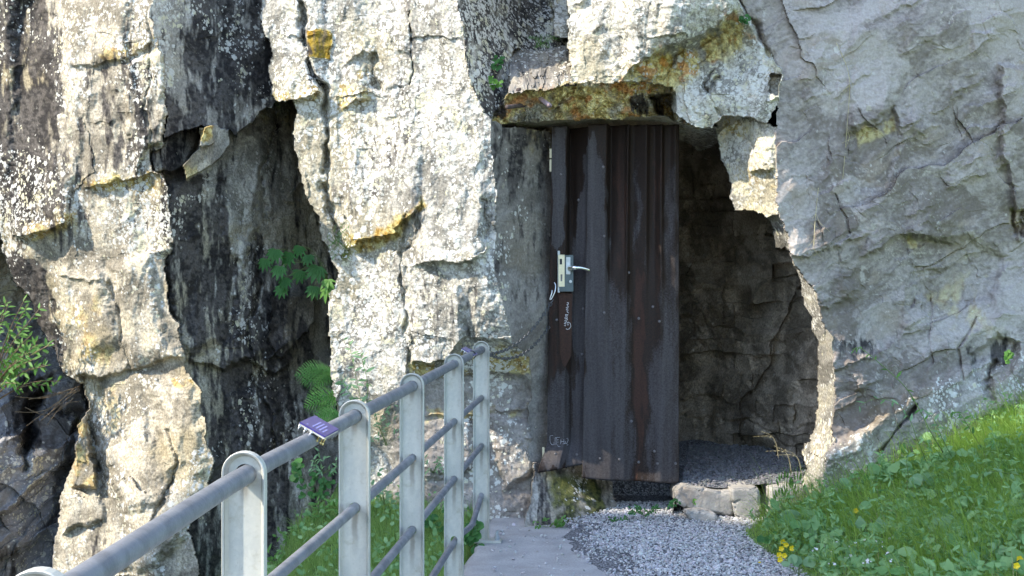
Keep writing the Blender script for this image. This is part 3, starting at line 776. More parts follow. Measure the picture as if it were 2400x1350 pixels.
gr = fbm(xr * 26, zr * 60, 3, 576, .65); cl2 = fbm(XM * 1.1, ZM * 1.0, 4, 577)
tone = (.34 * p1 + .34 * p2 + .20 * p3 + .12 + .16 * gr + .30 * cl2 + .10 * nf).clip(0, 1)
blue = col2(sstep(.15, .85, tone), (.185, .172, .158), (.43, .425, .42))
blue = lerp(blue, (.27, .235, .185), .5 * sstep(.62, .8, p2 * .6 + .4 * p3) * sstep(-.2, .3, nb))
blue = blue * np.where((R == 0)[..., None], np.array([.66, .68, .76]), np.array([.87, .785, .72]))
base = lerp(base, blue, CB[..., 0].clip(0, 1))
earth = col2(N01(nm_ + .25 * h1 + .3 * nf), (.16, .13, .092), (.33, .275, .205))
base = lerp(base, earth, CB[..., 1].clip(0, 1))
oc = col2(N01(nf + .5 * nm_), (.30, .20, .04), (.58, .50, .22)); oc = lerp(oc, (.30, .20, .022), (CA[..., 2] > 1.2) * (R == 4) * .9)
oc = lerp(oc, (.45, .17, .03), np.where(np.isin(R, (8, 12, 10)), .75, .2) * N01(fbm(XM * 10, ZM * 10, 3, 581), .22, .4))
ocm = (CA[..., 2] * N01(nm_ + 1.1 * (CA[..., 2] - .45), -.2, .5)).clip(0, 1)
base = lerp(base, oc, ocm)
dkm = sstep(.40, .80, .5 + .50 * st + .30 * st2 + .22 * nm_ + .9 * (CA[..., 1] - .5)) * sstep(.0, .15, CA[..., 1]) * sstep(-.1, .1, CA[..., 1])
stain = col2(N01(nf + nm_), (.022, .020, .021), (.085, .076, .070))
base = np.where((R == 10)[..., None], base * .62, base)  # rubbly lintel top: shade put into the colour
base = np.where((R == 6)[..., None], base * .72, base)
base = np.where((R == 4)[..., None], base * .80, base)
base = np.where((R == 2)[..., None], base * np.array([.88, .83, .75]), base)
base = np.where((R == 8)[..., None], base * 1.2, base)  # lintel underside: bounce light put in as a brighter colour
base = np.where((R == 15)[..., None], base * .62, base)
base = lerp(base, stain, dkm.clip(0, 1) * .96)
mossc = col2(N01(nf + nm_), (.025, .032, .008), (.13, .13, .03))
base = lerp(base, mossc, (CB[..., 2] * N01(nm_ + CB[..., 2] - .5, -.3, .3)).clip(0, 1))
vn = np.abs(fbm(XM * 1.7 + .3 * nm_, ZM * 1.7, 4, 591)); vn2 = np.abs(fbm(XM * 2.3 + 3, ZM * 1.9 + .2 * nm_, 4, 596))
veins = np.maximum(sstep(.016, .0, vn), sstep(.012, .0, vn2)) * CB[..., 0].clip(0, 1) * sstep(-.1, .3, nb) * (R != 0)
base = lerp(base, (.52, .48, .42), veins * .6)
cr = np.abs(fbm(XM * 3.1, ZM * 2.6, 5, 601))
base = lerp(base, (.05, .045, .038), sstep(.010, .002, cr) * .25 * sstep(-.1, .3, fbm(XM * 1.2, ZM * 1.2, 2, 605)))
LICH = CA[..., 0] + .75 * fbm(wx * 3.2, wz * 1.7, 4, 611) + .25 * fbm(wx * 14, wz * 8, 3, 615)
LICH = LICH - np.where(R == 2, .12, .35) * dkm * (R != 5) * (R != 3)
LICH = np.where(CA[..., 0] < -.1, 0, LICH).clip(0, 1)
AM = np.stack([LICH, CB[..., 0], ocm], -1)

# ---- build the bodies
DX = (U - UC) / FPX * D; DZ = EYE - (V - VH) / FPX * D
CO = np.stack([DX, D, DZ], -1)
nr, nc = U.shape
RF = np.minimum.reduce([np.where(True, R[:-1, :-1], 0)])            # body of a quad: its upper-left corner
BODY = {0: 'slope', 1: 'gully', 3: 'gully', 2: 'left', 4: 'mid', 5: 'mid', 6: 'jamb', 11: 'jamb', 7: 'cave', 8: 'lintel', 9: 'lintel', 10: 'lintel', 12: 'over', 13: 'over', 14: 'wall', 15: 'wall'}
LAB = {'slope': ('rocky_slope', 'blue grey rocky slope behind the left buttress'),
       'gully': ('gully_wall', 'dark stained recess between the two sunlit rock buttresses'),
       'left': ('rock_buttress', 'folded sunlit rock buttress at the far left, dark streaked'),
       'mid': ('rock_buttress', 'pale lichen covered rock buttress between the gully and the rusty door'),
       'jamb': ('rock_jamb', 'smooth dark grey rock beside and below the rusty door'),
       'cave': ('cave_wall', 'shaded brown rock wall inside the cave opening'),
       'lintel': ('rock_lintel', 'rough ochre underside and rubble above the rusty door'),
       'over': ('rock_overhang', 'bulging rock overhang hanging right of the door lintel'),
       'wall': ('cliff_wall', 'large shaded blue grey cliff wall right of the cave')}
ids = np.arange(nr * nc).reshape(nr, nc)
quads = np.stack([ids[:-1, :-1], ids[1:, :-1], ids[1:, 1:], ids[:-1, 1:]], -1).reshape(-1, 4)
names = np.array([BODY.get(i, '') for i in range(16)])[RF.ravel()]
for body, (nm, lab) in LAB.items():
    q = quads[names == body]
    used, inv = np.unique(q, return_inverse=True)
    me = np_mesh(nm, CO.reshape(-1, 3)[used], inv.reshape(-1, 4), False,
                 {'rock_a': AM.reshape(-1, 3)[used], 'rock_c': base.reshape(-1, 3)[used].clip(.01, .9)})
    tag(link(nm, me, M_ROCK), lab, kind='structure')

def rock_depth(u, v):
    i = min(max(int(np.searchsorted(VL, v)), 0), nr - 1); j = min(max(int(np.searchsorted(UL, u)), 0), nc - 1)
    return float(D[i, j])
def on_rock(u, v, off=0.0):
    return P(u, v, rock_depth(u, v) - off)

# unseen ridge added off to the left, its crest shaped to shade the path
cy = np.concatenate([np.linspace(-40, 0, 50)[:-1], np.linspace(0, 6, 80), np.linspace(6, 14, 12)[1:]]); ct = np.linspace(0, 1, 24)
CY, CT = np.meshgrid(cy, ct)
crest = np.interp(CY, [-40, -4, -.8, .3, 1.2, 2.0, 2.56, 2.68, 2.8, 3.1, 3.45, 3.8, 4.0, 6, 14], [3, 4, 12, 16.5, 17.2, 16.6, 15.5, 14.9, 14.5, 14.3, 14.0, 13.2, 10.4, 8, 5])
crest = crest + .10 * fbm(CY * 1.3, CY * 0, 3, 301)
HX = -14 - 9 * (1 - CT) * .0 - 6 * np.abs(CT - .5) * 0 + np.where(CT < .5, (.5 - CT) * 14, -(CT - .5) * 40)
HZ = np.where(CT < .5, -6 + (crest + 6) * (CT / .5) ** .9, crest - (CT - .5) * 20)
HX = HX + .5 * fbm(CY * .8, CT * 9, 3, 311) * np.sin(np.pi * CT); 
hi = np.arange(CY.size).reshape(CY.shape)
hq = np.stack([hi[:-1, :-1], hi[:-1, 1:], hi[1:, 1:], hi[1:, :-1]], -1).reshape(-1, 4)
shade_ridge_me = np_mesh('shade_ridge', np.stack([HX, CY, HZ], -1).reshape(-1, 3), hq, False)
M_SHADE_RIDGE = simple_mat('shade_ridge_scrub', (.09, .11, .05), .95, 0, .5, 2.0)
tag(link('shade_ridge', shade_ridge_me, M_SHADE_RIDGE), 'unseen ridge added out of view to shade the path', kind='structure')
# ------------------------------------------------------------------ ground, path, step stones, cave floor
RAIL_A, RAIL_B = -0.733, 0.0754                       # railing line x = A + B*y
def rail_x(y): return RAIL_A + RAIL_B * y + (RAIL_B - .027) * np.maximum(2.83 - y, 0)

def height_right(x, y):
    e = 1.30 + .05 * np.sin(y * 3.1) + .02 * (8 - y)
    h = .03 + .26 * np.maximum(x - e, 0) + .10 * np.maximum(y - 7.0, 0) * np.clip((x - e) / .5, 0, 1)
    h = h * (1 - .85 * sstep(7.7, 8.05, y) * sstep(1.95, 1.68, x))
    return np.where(x > e - .1, h * np.clip((x - e + .1) / .15, 0, 1), -.02) + .025 * fbm(x * 3, y * 3, 3, 801) * np.clip((x - e) / .3, 0, 1)
def height_left(x, y):
    e = rail_x(y) - .02
    s = np.maximum(e - x, 0)
    return -.05 - .02 * s + .05 * fbm(x * 3, y * 3, 3, 811) + .10 * np.maximum(y - 7.2, 0) * np.clip(s / .4, 0, 1) - 2.2 * np.maximum(s - .92 - .10 * np.sin(y * 5), 0) - .35 * np.maximum(6.2 - y, 0) * np.clip(s / .3, 0, 1)

def sheet(name, xs, ys, hf, mat, label, cols=None):
    X, Y = np.meshgrid(xs, ys)
    Z = hf(X, Y)
    i = np.arange(X.size).reshape(X.shape)
    q = np.stack([i[:-1, :-1], i[:-1, 1:], i[1:, 1:], i[1:, :-1]], -1).reshape(-1, 4)
    return tag(link(name, np_mesh(name, np.stack([X, Y, Z], -1).reshape(-1, 3), q, True), mat), label, kind='structure')

def make_soil():
    t = NT('soil'); c = t.coords()
    n = t.noise(c, 22, 6, .65); n2 = t.noise(c, 4, 3)
    b = t.mix(t.ramp(n, .3, .7), (.03, .024, .014), (.12, .10, .055))
    b = t.mix(t.ramp(n2, .4, .6, 0, .7), b, (.06, .11, .022))
    return t.done(b, .95, 0, t.bump(n, .8, .02))
def make_gravel_bed():
    t = NT('gravel_bed'); c = t.coords()
    v = t.vor(c, 95); n = t.noise(c, 30, 4)
    rn = t.n('SeparateColor'); t.t.links.new(v.outputs['Color'], rn.inputs[0])
    b = t.mix(rn.outputs[0], (.13, .135, .145), (.32, .325, .34))
    b = t.mix(t.ramp(v.outputs['Distance'], .35, .7), b, (.06, .06, .062))
    return t.done(b, .9, 0, t.bump(t.math('SUBTRACT', 1.0, v.outputs['Distance']), .8, .01))
def make_concrete(name, lo, hi, stains):
    t = NT(name); c = t.coords()
    n = t.noise(c, 6, 5, .6); f = t.noise(c, 90, 4, .7); m = t.noise(t.scale(c, (3, 5, 3)), 1.0, 5, .6, .7)
    b = t.mix(t.ramp(n, .3, .7), lo, hi)
    b = t.mix(t.ramp(f, .35, .7, 0, .35), b, (.12, .115, .11))
    b = t.mix(t.ramp(m, .52, .68, 0, stains), b, (.20, .155, .115))
    return t.done(b, .85, 0, t.bump(t.math('ADD', f, t.math('MULTIPLY', n, 1.5)), .45, .008), .25)
M_SOIL = make_soil(); M_GBED = make_gravel_bed()
M_CONC = make_concrete('path_concrete', (.36, .355, .345), (.46, .455, .445), .15)
M_STEP = make_concrete('step_concrete', (.27, .25, .22), (.44, .415, .37), .6)
M_STONE = simple_mat('gravel_stone', (.30, .305, .325), .85, 0, .45, 28)
M_DSTONE = simple_mat('cave_gravel_stone', (.14, .14, .15), .9, 0, .45, 28)

sheet('grassy_slope', np.linspace(1.16, 6, 120), np.linspace(1, 9.4, 150), height_right, M_SOIL, 'soil of the grassy slope right of the path')
sheet('grassy_bank', np.concatenate([np.linspace(-6, -2, 20)[:-1], np.linspace(-2, .5, 100)]), np.linspace(1, 9.2, 130), lambda x, y: np.minimum(height_left(x, y), np.where(x > rail_x(y) - .02, -.12, 9)), M_SOIL, 'soil of the grass bank behind the railing')
sheet('gravel_path', np.linspace(-.05, 1.6, 90), np.linspace(1, 9.2, 150), lambda x, y: .012 + .006 * fbm(x * 6, y * 6, 3, 821) + .02 * sstep(7.9, 8.6, y) - .03 * sstep(.42, .16, x - .16 * sstep(7.5, 6.6, y) + .05 * fbm(x * 3, y * 3, 2, 823)), M_GBED, 'bed of the grey gravel path')
def front_ground():
    xs = np.concatenate([np.linspace(-1.7, 4, 20), np.geomspace(4.5, 120, 24)]); ys = -np.concatenate([np.linspace(-1.0, 6, 20), np.geomspace(6.6, 120, 24)])[::-1]
    return xs, ys
gx, gy = front_ground()
sheet('ground', gx, gy, lambda x, y: -.06 + .10 * fbm(x * .4, y * .4, 3, 841) * np.clip((np.abs(x) - 1.5) / 3, 0, 1) + .05 * np.maximum(x - 3, 0), simple_mat('valley_ground', (.25, .24, .215), .95, 0, .35, 1.5), 'open sunny ground of the valley side in front of the cliff')
# concrete slab of the platform: a real thickness along the railing
def slab():
    bm = bmesh.new()
    ys = np.linspace(1.0, 8.35, 90)
    top = []
    for y in ys:
        e = rail_x(y) - .035 + .012 * float(noise(np.array(y * 4.0), np.array(.3), 5)) + .006 * float(noise(np.array(y * 17.0), np.array(.3), 6))
        xs = [e, e + .012, e + .03] + [e + .03 + (.75 - .03) * k / 14 for k in range(1, 15)]
        zs = [-.16, -.012, 0.0] + [0.004 * float(noise(np.array(x * 4.0), np.array(y * 4.0), 7)) for x in xs[3:]]
        top.append([bm.verts.new((x, y, z)) for x, z in zip(xs, zs)])
    for a, b in zip(top, top[1:]):
        for k in range(len(a) - 1): bm.faces.new((a[k], a[k + 1], b[k + 1], b[k]))
    return bm_mesh('platform', bm, True)
tag(link('platform', slab(), M_CONC), 'pale concrete edge slab of the path under the railing', kind='structure')

# loose gravel: many small broken stones in one mesh
def stone_cloud(name, pts, sizes, mat, seed):
    rg = np.random.default_rng(seed)
    bm = bmesh.new(); bmesh.ops.create_icosphere(bm, subdivisions=1, radius=1); 
    bv = np.array([v.co for v in bm.verts]); bf = np.array([[v.index for v in f.verts] for f in bm.faces]); bm.free()
    n = len(pts); nv = len(bv)
    sc = rg.uniform(.55, 1.25, (n, 1, 3)) * np.array([1, 1, .72])
    v = bv[None] * (1 + rg.uniform(-.28, .28, (n, nv, 1))) * sc * sizes[:, None, None]
    a = rg.uniform(0, 6.28, n); b = rg.uniform(-.5, .5, n)
    ca_, sa_, cb_, sb_ = np.cos(a), np.sin(a), np.cos(b), np.sin(b)
    y1 = v[..., 1] * cb_[:, None] - v[..., 2] * sb_[:, None]; z1 = v[..., 1] * sb_[:, None] + v[..., 2] * cb_[:, None]
    x2 = v[..., 0] * ca_[:, None] - y1 * sa_[:, None]; y2 = v[..., 0] * sa_[:, None] + y1 * ca_[:, None]
    v = np.stack([x2, y2, z1], -1) + pts[:, None]
    f = bf[None] + (np.arange(n) * nv)[:, None, None]
    g = np.repeat(rg.uniform(.72, 1.28, (n, 1)), nv, 0) * np.array([[1, 1.0, 1.0]]) * (1 + rg.uniform(-.05, .05, (n, 1, 3))).repeat(nv, 1).reshape(-1, 3)
    return np_mesh(name, v.reshape(-1, 3), f.reshape(-1, 3), False, {'tint': g.reshape(-1, 3)})
def tint_mat(name, col, rough=.85, spec=.2):
    t = NT(name); c = t.coords(); a, _ = t.attr('tint')
    n = t.ramp(t.noise(c, 120, 3), .3, .7, .75, 1.25)
    m1 = t.n('Mix', data_type='RGBA', blend_type='MULTIPLY'); m1.inputs[0].default_value = 1
    t.t.links.new(a.outputs['Color'], m1.inputs[6]); t.set(m1.inputs[7], col)
    m2 = t.n('Mix', data_type='RGBA', blend_type='MULTIPLY'); m2.inputs[0].default_value = 1
    t.t.links.new(m1.outputs[2], m2.inputs[6]); t.t.links.new(n, m2.inputs[7])
    return t.done(m2.outputs[2], rough, 0, None, spec)
M_STONE = tint_mat('gravel_stone', (.43, .42, .41)); M_DSTONE = tint_mat('cave_gravel_stone', (.15, .15, .155))

n = 25000
px = RNG.uniform(-.05, 1.45, n); py = RNG.uniform(6.2, 8.75, n)
edge = .36 + .16 * np.maximum(7.5 - py, 0) + .10 * fbm(px * 3, py * 3, 3, 823)
keep = (px > edge - .03) & ~((RNG.uniform(0, 1, n) < .75) & (px < edge + .10)) & (py < 8.72)
px, py = px[keep], py[keep]
sz = RNG.uniform(.0042, .0088, len(px)) * (1 + (RNG.uniform(0, 1, len(px)) < .04) * RNG.uniform(.3, 1.0, len(px)))
pz = .014 + .02 * sstep(7.9, 8.6, py) + RNG.uniform(-.004, .006, len(px))
tag(link('gravel', stone_cloud('gravel', np.stack([px, py, pz], 1), sz, None, 3), M_STONE), 'loose blue grey gravel covering the path', kind='stuff')
# scattered single stones on the concrete
n = 120
px = RNG.uniform(-.1, .5, n); py = RNG.uniform(6.6, 8.1, n); k = (px > rail_x(py) + .04); px, py = px[k], py[k]
tag(link('loose_stones', stone_cloud('loose_stones', np.stack([px, py, np.full(len(px), .006)], 1), RNG.uniform(.003, .012, len(px)), None, 4), M_STONE), 'small stones strewn over the concrete slab', kind='stuff')
# cave floor: dark gravel bank rising behind the step stones
def cave_h(x, y): return .185 + .05 * (y - 8.3) + .05 * np.maximum(x - 1.25, 0) + .012 * fbm(x * 5, y * 5, 3, 831)
sheet('cave_floor', np.linspace(.2, 1.95, 60), np.linspace(8.30, 9.9, 60), lambda x, y: np.where((x < .93 + .15 * (y - 8.3)) & (y < 9.0), -.02, cave_h(x, y)), M_GBED, 'dark gravel floor inside the cave')
n = 6500
px = RNG.uniform(.93, 1.95, n); py = RNG.uniform(8.32, 9.7, n)
k = px > .97 + .15 * (py - 8.3); px, py = px[k], py[k]
tag(link('cave_gravel', stone_cloud('cave_gravel', np.stack([px, py, cave_h(px, py) + RNG.uniform(-.002, .008, len(px))], 1), RNG.uniform(.006, .014, len(px)), None, 5), M_DSTONE), 'dark loose gravel on the cave floor', kind='stuff')

# step stones
def stone_block(outline, d0, thick, seed, jag=.0055, lean=0.0):
    """outline in photo points on the plane at depth d0, extruded back; faces roughened"""
    pts = [P(u, v, d0) for u, v in outline]
    bm = bmesh.new()
    fr = [bm.verts.new(p) for p in pts]
    bk = [bm.verts.new(p + Vector((0, thick, 0))) for p in pts]
    n_ = len(pts)
    bm.faces.new(fr); bm.faces.new(list(reversed(bk)))
    for i in range(n_): bm.faces.new((fr[(i + 1) % n_], fr[i], bk[i], bk[(i + 1) % n_]))
    bmesh.ops.recalc_face_normals(bm, faces=bm.faces)
    bmesh.ops.triangulate(bm, faces=bm.faces)
    bmesh.ops.bevel(bm, geom=list(bm.edges), offset=.006, segments=2, affect='EDGES', clamp_overlap=True)
    bmesh.ops.triangulate(bm, faces=bm.faces)
    for _ in range(3):
        long = [e for e in bm.edges if e.calc_length() > .022]
        bmesh.ops.subdivide_edges(bm, edges=long, cuts=1)
        bmesh.ops.triangulate(bm, faces=[f for f in bm.faces if len(f.verts) > 3])
    bm.normal_update()
    for v in bm.verts:
        p = v.co * 14 + Vector((seed * 3.1, 0, seed))
        from mathutils import noise as mn
        v.co += v.normal * (mn.noise(p) * jag + mn.noise(p * 3) * jag * .5)
        v.co.y += lean * (v.co.z)
    return bm_mesh('stone', bm, True)
o = tag(link('step_stone', stone_block([(1582, 1152), (1600, 1142), (1650, 1145), (1690, 1152), (1716, 1150), (1720, 1190), (1715, 1210), (1690, 1206), (1640, 1198), (1608, 1192), (1585, 1180)], 8.22, .30, 1), M_STEP), 'long worn concrete step stone at the left of the cave threshold', 'stone', 'step stones at the cave threshold')
o = tag(link('step_stone', stone_block([(1712, 1145), (1774, 1142), (1782, 1158), (1786, 1200), (1770, 1222), (1735, 1226), (1722, 1210), (1716, 1180)], 8.19, .32, 2), M_STEP), 'upright tan step stone between the long stone and the dark gap', 'stone', 'step stones at the cave threshold')
o = tag(link('step_stone', stone_block([(1804, 1144), (1840, 1138), (1888, 1142), (1890, 1215), (1830, 1212), (1796, 1208), (1796, 1190), (1806, 1172)], 8.2, .3, 3), M_STEP), 'pale step stone right of the dark gap, half behind grass', 'stone', 'step stones at the cave threshold')
o = tag(link('rubble_stone', stone_block([(1606, 1200), (1630, 1194), (1665, 1200), (1684, 1212), (1678, 1230), (1640, 1228), (1612, 1214)], 8.12, .12, 4, .012), M_STEP), 'low rough rubble stone under the long step stone', 'stone')
o = tag(link('rubble_stone', stone_block([(1700, 1222), (1740, 1224), (1775, 1222), (1790, 1232), (1770, 1246), (1720, 1240)], 8.08, .10, 5, .012), M_STEP), 'flat rubble stone at the foot of the tan step stone', 'stone')
# ------------------------------------------------------------------ metal materials
def make_galv(name='galvanised_steel', drips=()):
    t = NT(name); c = t.coords()
    n = t.noise(t.scale(c, (9, 9, 3)), 1.0, 5, .6); f = t.noise(c, 130, 4, .7); sp = t.vor(c, 70)
    rn = t.n('SeparateColor'); t.t.links.new(sp.outputs['Color'], rn.inputs[0])
    b = t.mix(t.ramp(n, .35, .65), (.42, .425, .38), (.56, .55, .48))
    b = t.mix(t.math('MULTIPLY', rn.outputs[0], .22), b, (.34, .35, .35))
    b = t.mix(t.ramp(f, .58, .75, 0, .35), b, (.30, .27, .21))
    dr = t.noise(t.scale(c, (60, 60, 2.5)), 1.0, 4, .6)
    b = t.mix(t.ramp(dr, .60, .74, 0, .5), b, (.34, .30, .24))
    if drips:
        sp_ = t.n('SeparateXYZ'); t.t.links.new(c, sp_.inputs[0]); wob = t.math('MULTIPLY', t.math('SUBTRACT', t.noise(t.scale(c, (1, 1, 14)), 1.0, 3), .5), .022)
        ax_ = t.math('ABSOLUTE', t.math('ADD', sp_.outputs[0], wob))
        for z, ln in drips:                                  # water run-off below each pipe
            m1 = t.math('MULTIPLY', t.ramp(ax_, .003, .013, 1, 0), t.math('MULTIPLY', t.ramp(sp_.outputs[2], z - ln, z - .02, 0, 1), t.ramp(sp_.outputs[2], z - .004, z + .004, 1, 0)))
            b = t.mix(t.math('MULTIPLY', m1, .75), b, (.17, .15, .12))
        b = t.mix(t.math('MULTIPLY', t.ramp(t.noise(c, 24, 5, .65), .55, .68), .35), b, (.30, .27, .19))
    return t.done(b, t.ramp(f, .3, .7, .5, .7), .35, t.bump(f, .12, .003))
def make_pipe():
    t = NT('weathered_pipe'); c = t.coords()
    n = t.noise(c, 14, 5, .6); f = t.noise(c, 190, 4, .7)
    b = t.mix(t.ramp(n, .35, .65), (.15, .158, .175), (.235, .243, .26))
    b = t.mix(t.ramp(f, .57, .74, 0, .4), b, (.36, .365, .37))
    b = t.mix(t.ramp(t.noise(c, 40, 4, .6), .66, .74, 0, .5), b, (.16, .12, .09))
    return t.done(b, t.ramp(f, .3, .7, .42, .6), .3, t.bump(f, .15, .002))
def make_rust():
    """rust_m: R bare blue-grey steel, G fresh rust brown, else black-brown scale"""
    t = NT('rusty_sheet'); c = t.coords(); _, A = t.attr('rust_m')
    st = t.noise(t.scale(c, (34, 34, 1.8)), 1.0, 5, .6); f = t.noise(c, 110, 5, .7); m = t.noise(c, 9, 4, .6)
    black = t.mix(t.ramp(f, .3, .7), (.011, .007, .005), (.032, .019, .013))
    steel = t.mix(t.ramp(t.math('ADD', t.math('MULTIPLY', st, .35), t.math('MULTIPLY', f, .65)), .35, .65), (.034, .029, .029), (.074, .066, .066))
    rust = t.mix(t.ramp(f, .3, .7), (.026, .012, .008), (.060, .029, .019))
    w = t.ramp(t.math('ADD', A[0], t.math('MULTIPLY', t.math('SUBTRACT', t.math('ADD', t.math('MULTIPLY', st, .5), t.math('MULTIPLY', f, .7)), .6), 1.2)), .25, .75)
    b = t.mix(w, black, steel)
    b = t.mix(t.ramp(t.math('ADD', A[1], t.math('MULTIPLY', t.math('SUBTRACT', st, .5), .9)), .4, .8), b, rust)
    b = t.mix(t.ramp(t.noise(c, 55, 4, .7), .62, .7, 0, .7), b, (.03, .02, .015))
    return t.done(b, t.ramp(f, .3, .7, .55, .8), .1, t.bump(t.math('ADD', f, m), .25, .004), .25)
M_GALV = make_galv(); M_POST = make_galv('galvanised_post', ((.752, .16), (.5, .19), (.235, .15), (1.004, .07))); M_PIPE = make_pipe(); M_RUST = make_rust()
M_CHROME = simple_mat('chrome', (.75, .75, .74), .22, 1.0, .05)
M_BOLT = simple_mat('zinc_bolt', (.42, .45, .46), .45, .6, .15)
M_RIVET = simple_mat('dull_rivet', (.13, .12, .12), .5, .5, .25)
M_LOCK = simple_mat('grey_lock_case', (.075, .10, .105), .5, .3, .15)
M_LPLATE = simple_mat('cream_lock_plate', (.74, .65, .42), .5, .0, .06)
M_BLACK = simple_mat('black_rubber', (.015, .015, .017), .6, 0, .2)
M_PURPLE = simple_mat('purple_enamel', (.050, .038, .20), .28, 0, .05)
M_PLINE = simple_mat('lilac_print', (.30, .29, .58), .35, 0, .03)
M_PBACK = simple_mat('pale_board', (.55, .52, .45), .6, 0, .1)
M_BRASS = simple_mat('brass_pin', (.62, .50, .22), .3, .9, .1)
M_WHITE = simple_mat('white_chalk', (.74, .72, .72), .8, 0, .1)
M_SCRATCH = simple_mat('scratched_metal', (.40, .39, .40), .6, 0, .2)
M_CHAIN = simple_mat('dark_steel_chain', (.14, .145, .15), .42, .7, .2)
M_CARAB = simple_mat('bright_steel', (.62, .64, .66), .3, .9, .05)
M_TUBE = simple_mat('faded_pink_tube', (.33, .24, .24), .6, 0, .2)
M_BAR = simple_mat('rusted_bar', (.075, .055, .05), .8, .2, .4)

# ------------------------------------------------------------------ railing: one thing
rail = empty('railing', (rail_x(5.0), 5.0, 0))
tag(rail, 'galvanised steel pipe railing with flat channel posts beside the path', 'railing')
TH = math.atan(RAIL_B)
INV = Matrix.Translation(-rail.location)
RAIL_DIR = Vector((RAIL_B, 1, 0)).normalized()
RAIL_SIDE = Vector((1, -RAIL_B, 0)).normalized()
POST_Y = [1.70, 2.83, 3.995, 5.087, 6.36, 7.60]
Z_TOP = 1.004
Z_RAILS = [0.752, 0.5, 0.235]
def arch(w, zt, z0, nseg=14):
    pts = [(-w, z0)]
    zc = zt - w
    pts += [(w * math.cos(math.pi - math.pi * k / nseg), zc + w * math.sin(math.pi * k / nseg)) for k in range(nseg + 1)]
    return pts + [(w, z0)]
def post_mesh():
    bm = bmesh.new()
    W, T, DP, ZT = .0425, .0045, .020, Z_TOP + .046
    out, inn = arch(W, ZT, 0.012), arch(W - T, ZT - T, 0.012)
    rim = arch(W - .0015, ZT - .0015, 0.012)
    def ring(pts, y): return [bm.verts.new((x, y, z)) for x, z in pts]
    a0, a1, r1, i1, i2, i0 = ring(out, .0), ring(out, -DP), ring(rim, -DP - .0015), ring(inn, -DP), ring(arch(W - T - .0005, ZT - T - .0005, .012), -.012), ring(arch(W - T - .006, ZT - T - .006, .012), -.0055)
    for p, q in ((a0, a1), (a1, r1), (r1, i1), (i1, i2), (i2, i0)):
        for k in range(len(p) - 1): bm.faces.new((p[k], p[k + 1], q[k + 1], q[k]))
    # web with holes for the pipes
    edges = [bm.edges.get((i0[k], i0[k + 1])) or bm.edges.new((i0[k], i0[k + 1])) for k in range(len(i0) - 1)]
    edges.append(bm.edges.new((i0[-1], i0[0])))
    rims = []
    for z, r in [(Z_TOP, .0205)] + [(z, .0158) for z in Z_RAILS]:
        cv = [bm.verts.new((r * math.cos(2 * math.pi * k / 16), -.0055, z + r * math.sin(2 * math.pi * k / 16))) for k in range(16)]
        bv = [bm.verts.new((v.co.x, 0, v.co.z)) for v in cv]
        edges += [bm.edges.new((cv[k], cv[(k + 1) % 16])) for k in range(16)]
        for k in range(16): bm.faces.new((cv[k], cv[(k + 1) % 16], bv[(k + 1) % 16], bv[k]))
        rims.append(bv)
    bmesh.ops.triangle_fill(bm, use_beauty=True, use_dissolve=False, edges=edges)
    edges = [bm.edges.get((a0[k], a0[k + 1])) for k in range(len(a0) - 1)] + [bm.edges.new((a0[-1], a0[0]))]
    for bv in rims: edges += [bm.edges.get((bv[k], bv[(k + 1) % 16])) for k in range(16)]
    bmesh.ops.triangle_fill(bm, use_beauty=True, use_dissolve=False, edges=edges)
    bmesh.ops.recalc_face_normals(bm, faces=bm.faces)
    return bm_mesh('post', bm)
def base_mesh():
    bm = bmesh.new()
    add_box(bm, Vector((.03, -.01, .006)), (.155, .10, .012))
    bmesh.ops.bevel(bm, geom=list(bm.edges), offset=.003, segments=2, affect='EDGES')
    return bm_mesh('base_plate', bm)
def bolt_mesh():
    bm = bmesh.new()
    bmesh.ops.create_cone(bm, cap_ends=True, segments=16, radius1=.014, radius2=.014, depth=.003, matrix=Matrix.Translation((0, 0, .0135)))
    bmesh.ops.create_cone(bm, cap_ends=True, segments=6, radius1=.012, radius2=.012, depth=.012, matrix=Matrix.Translation((0, 0, .021)))
    bmesh.ops.create_cone(bm, cap_ends=True, segments=12, radius1=.007, radius2=.006, depth=.03, matrix=Matrix.Translation((0, 0, .04)))
    return bm_mesh('bolt', bm)
ME_POST, ME_BASE, ME_BOLT = post_mesh(), base_mesh(), bolt_mesh()
for y in POST_Y:
    p = link('post', ME_POST, M_POST, rail)
    p.location = Vector((rail_x(y), y, 0)) - rail.location
    p.rotation_euler = (0, 0, -TH)
    b = link('base_plate', ME_BASE, M_GALV, p)
    for bx, by in ((.082, -.022), (.082, .022)):
        q = link('bolt', ME_BOLT, M_BOLT, p); q.location = (bx, by, 0)
def rail_pt(y, z): return Vector((float(rail_x(y)), y, z)) - rail.location
def pipe(name, pts, r, seg=20):
    bm = bmesh.new(); add_tube(bm, pts, r, seg)
    return link(name, bm_mesh(name, bm, True), M_PIPE, rail)
pipe('top_rail', [rail_pt(y, Z_TOP) for y in np.linspace(.9, 7.63, 20)], .0188, 28)
pipe('middle_rail', [rail_pt(y, Z_RAILS[0]) for y in np.linspace(.9, 7.63, 20)], .0142)
pipe('middle_rail', [rail_pt(y, Z_RAILS[1]) for y in np.linspace(.9, 7.63, 20)], .0142)
def smooth_path(pts, n=6):
    out = []
    for i in range(len(pts) - 1):
        p0, p1, p2, p3 = pts[max(i - 1, 0)], pts[i], pts[i + 1], pts[min(i + 2, len(pts) - 1)]
        for k in range(n):
            t = k / n
            out.append(.5 * ((2 * p1) + (p2 - p0) * t + (2 * p0 - 5 * p1 + 4 * p2 - p3) * t * t + (3 * p1 - p0 - 3 * p2 + p3) * t ** 3))
    return out + [pts[-1]]
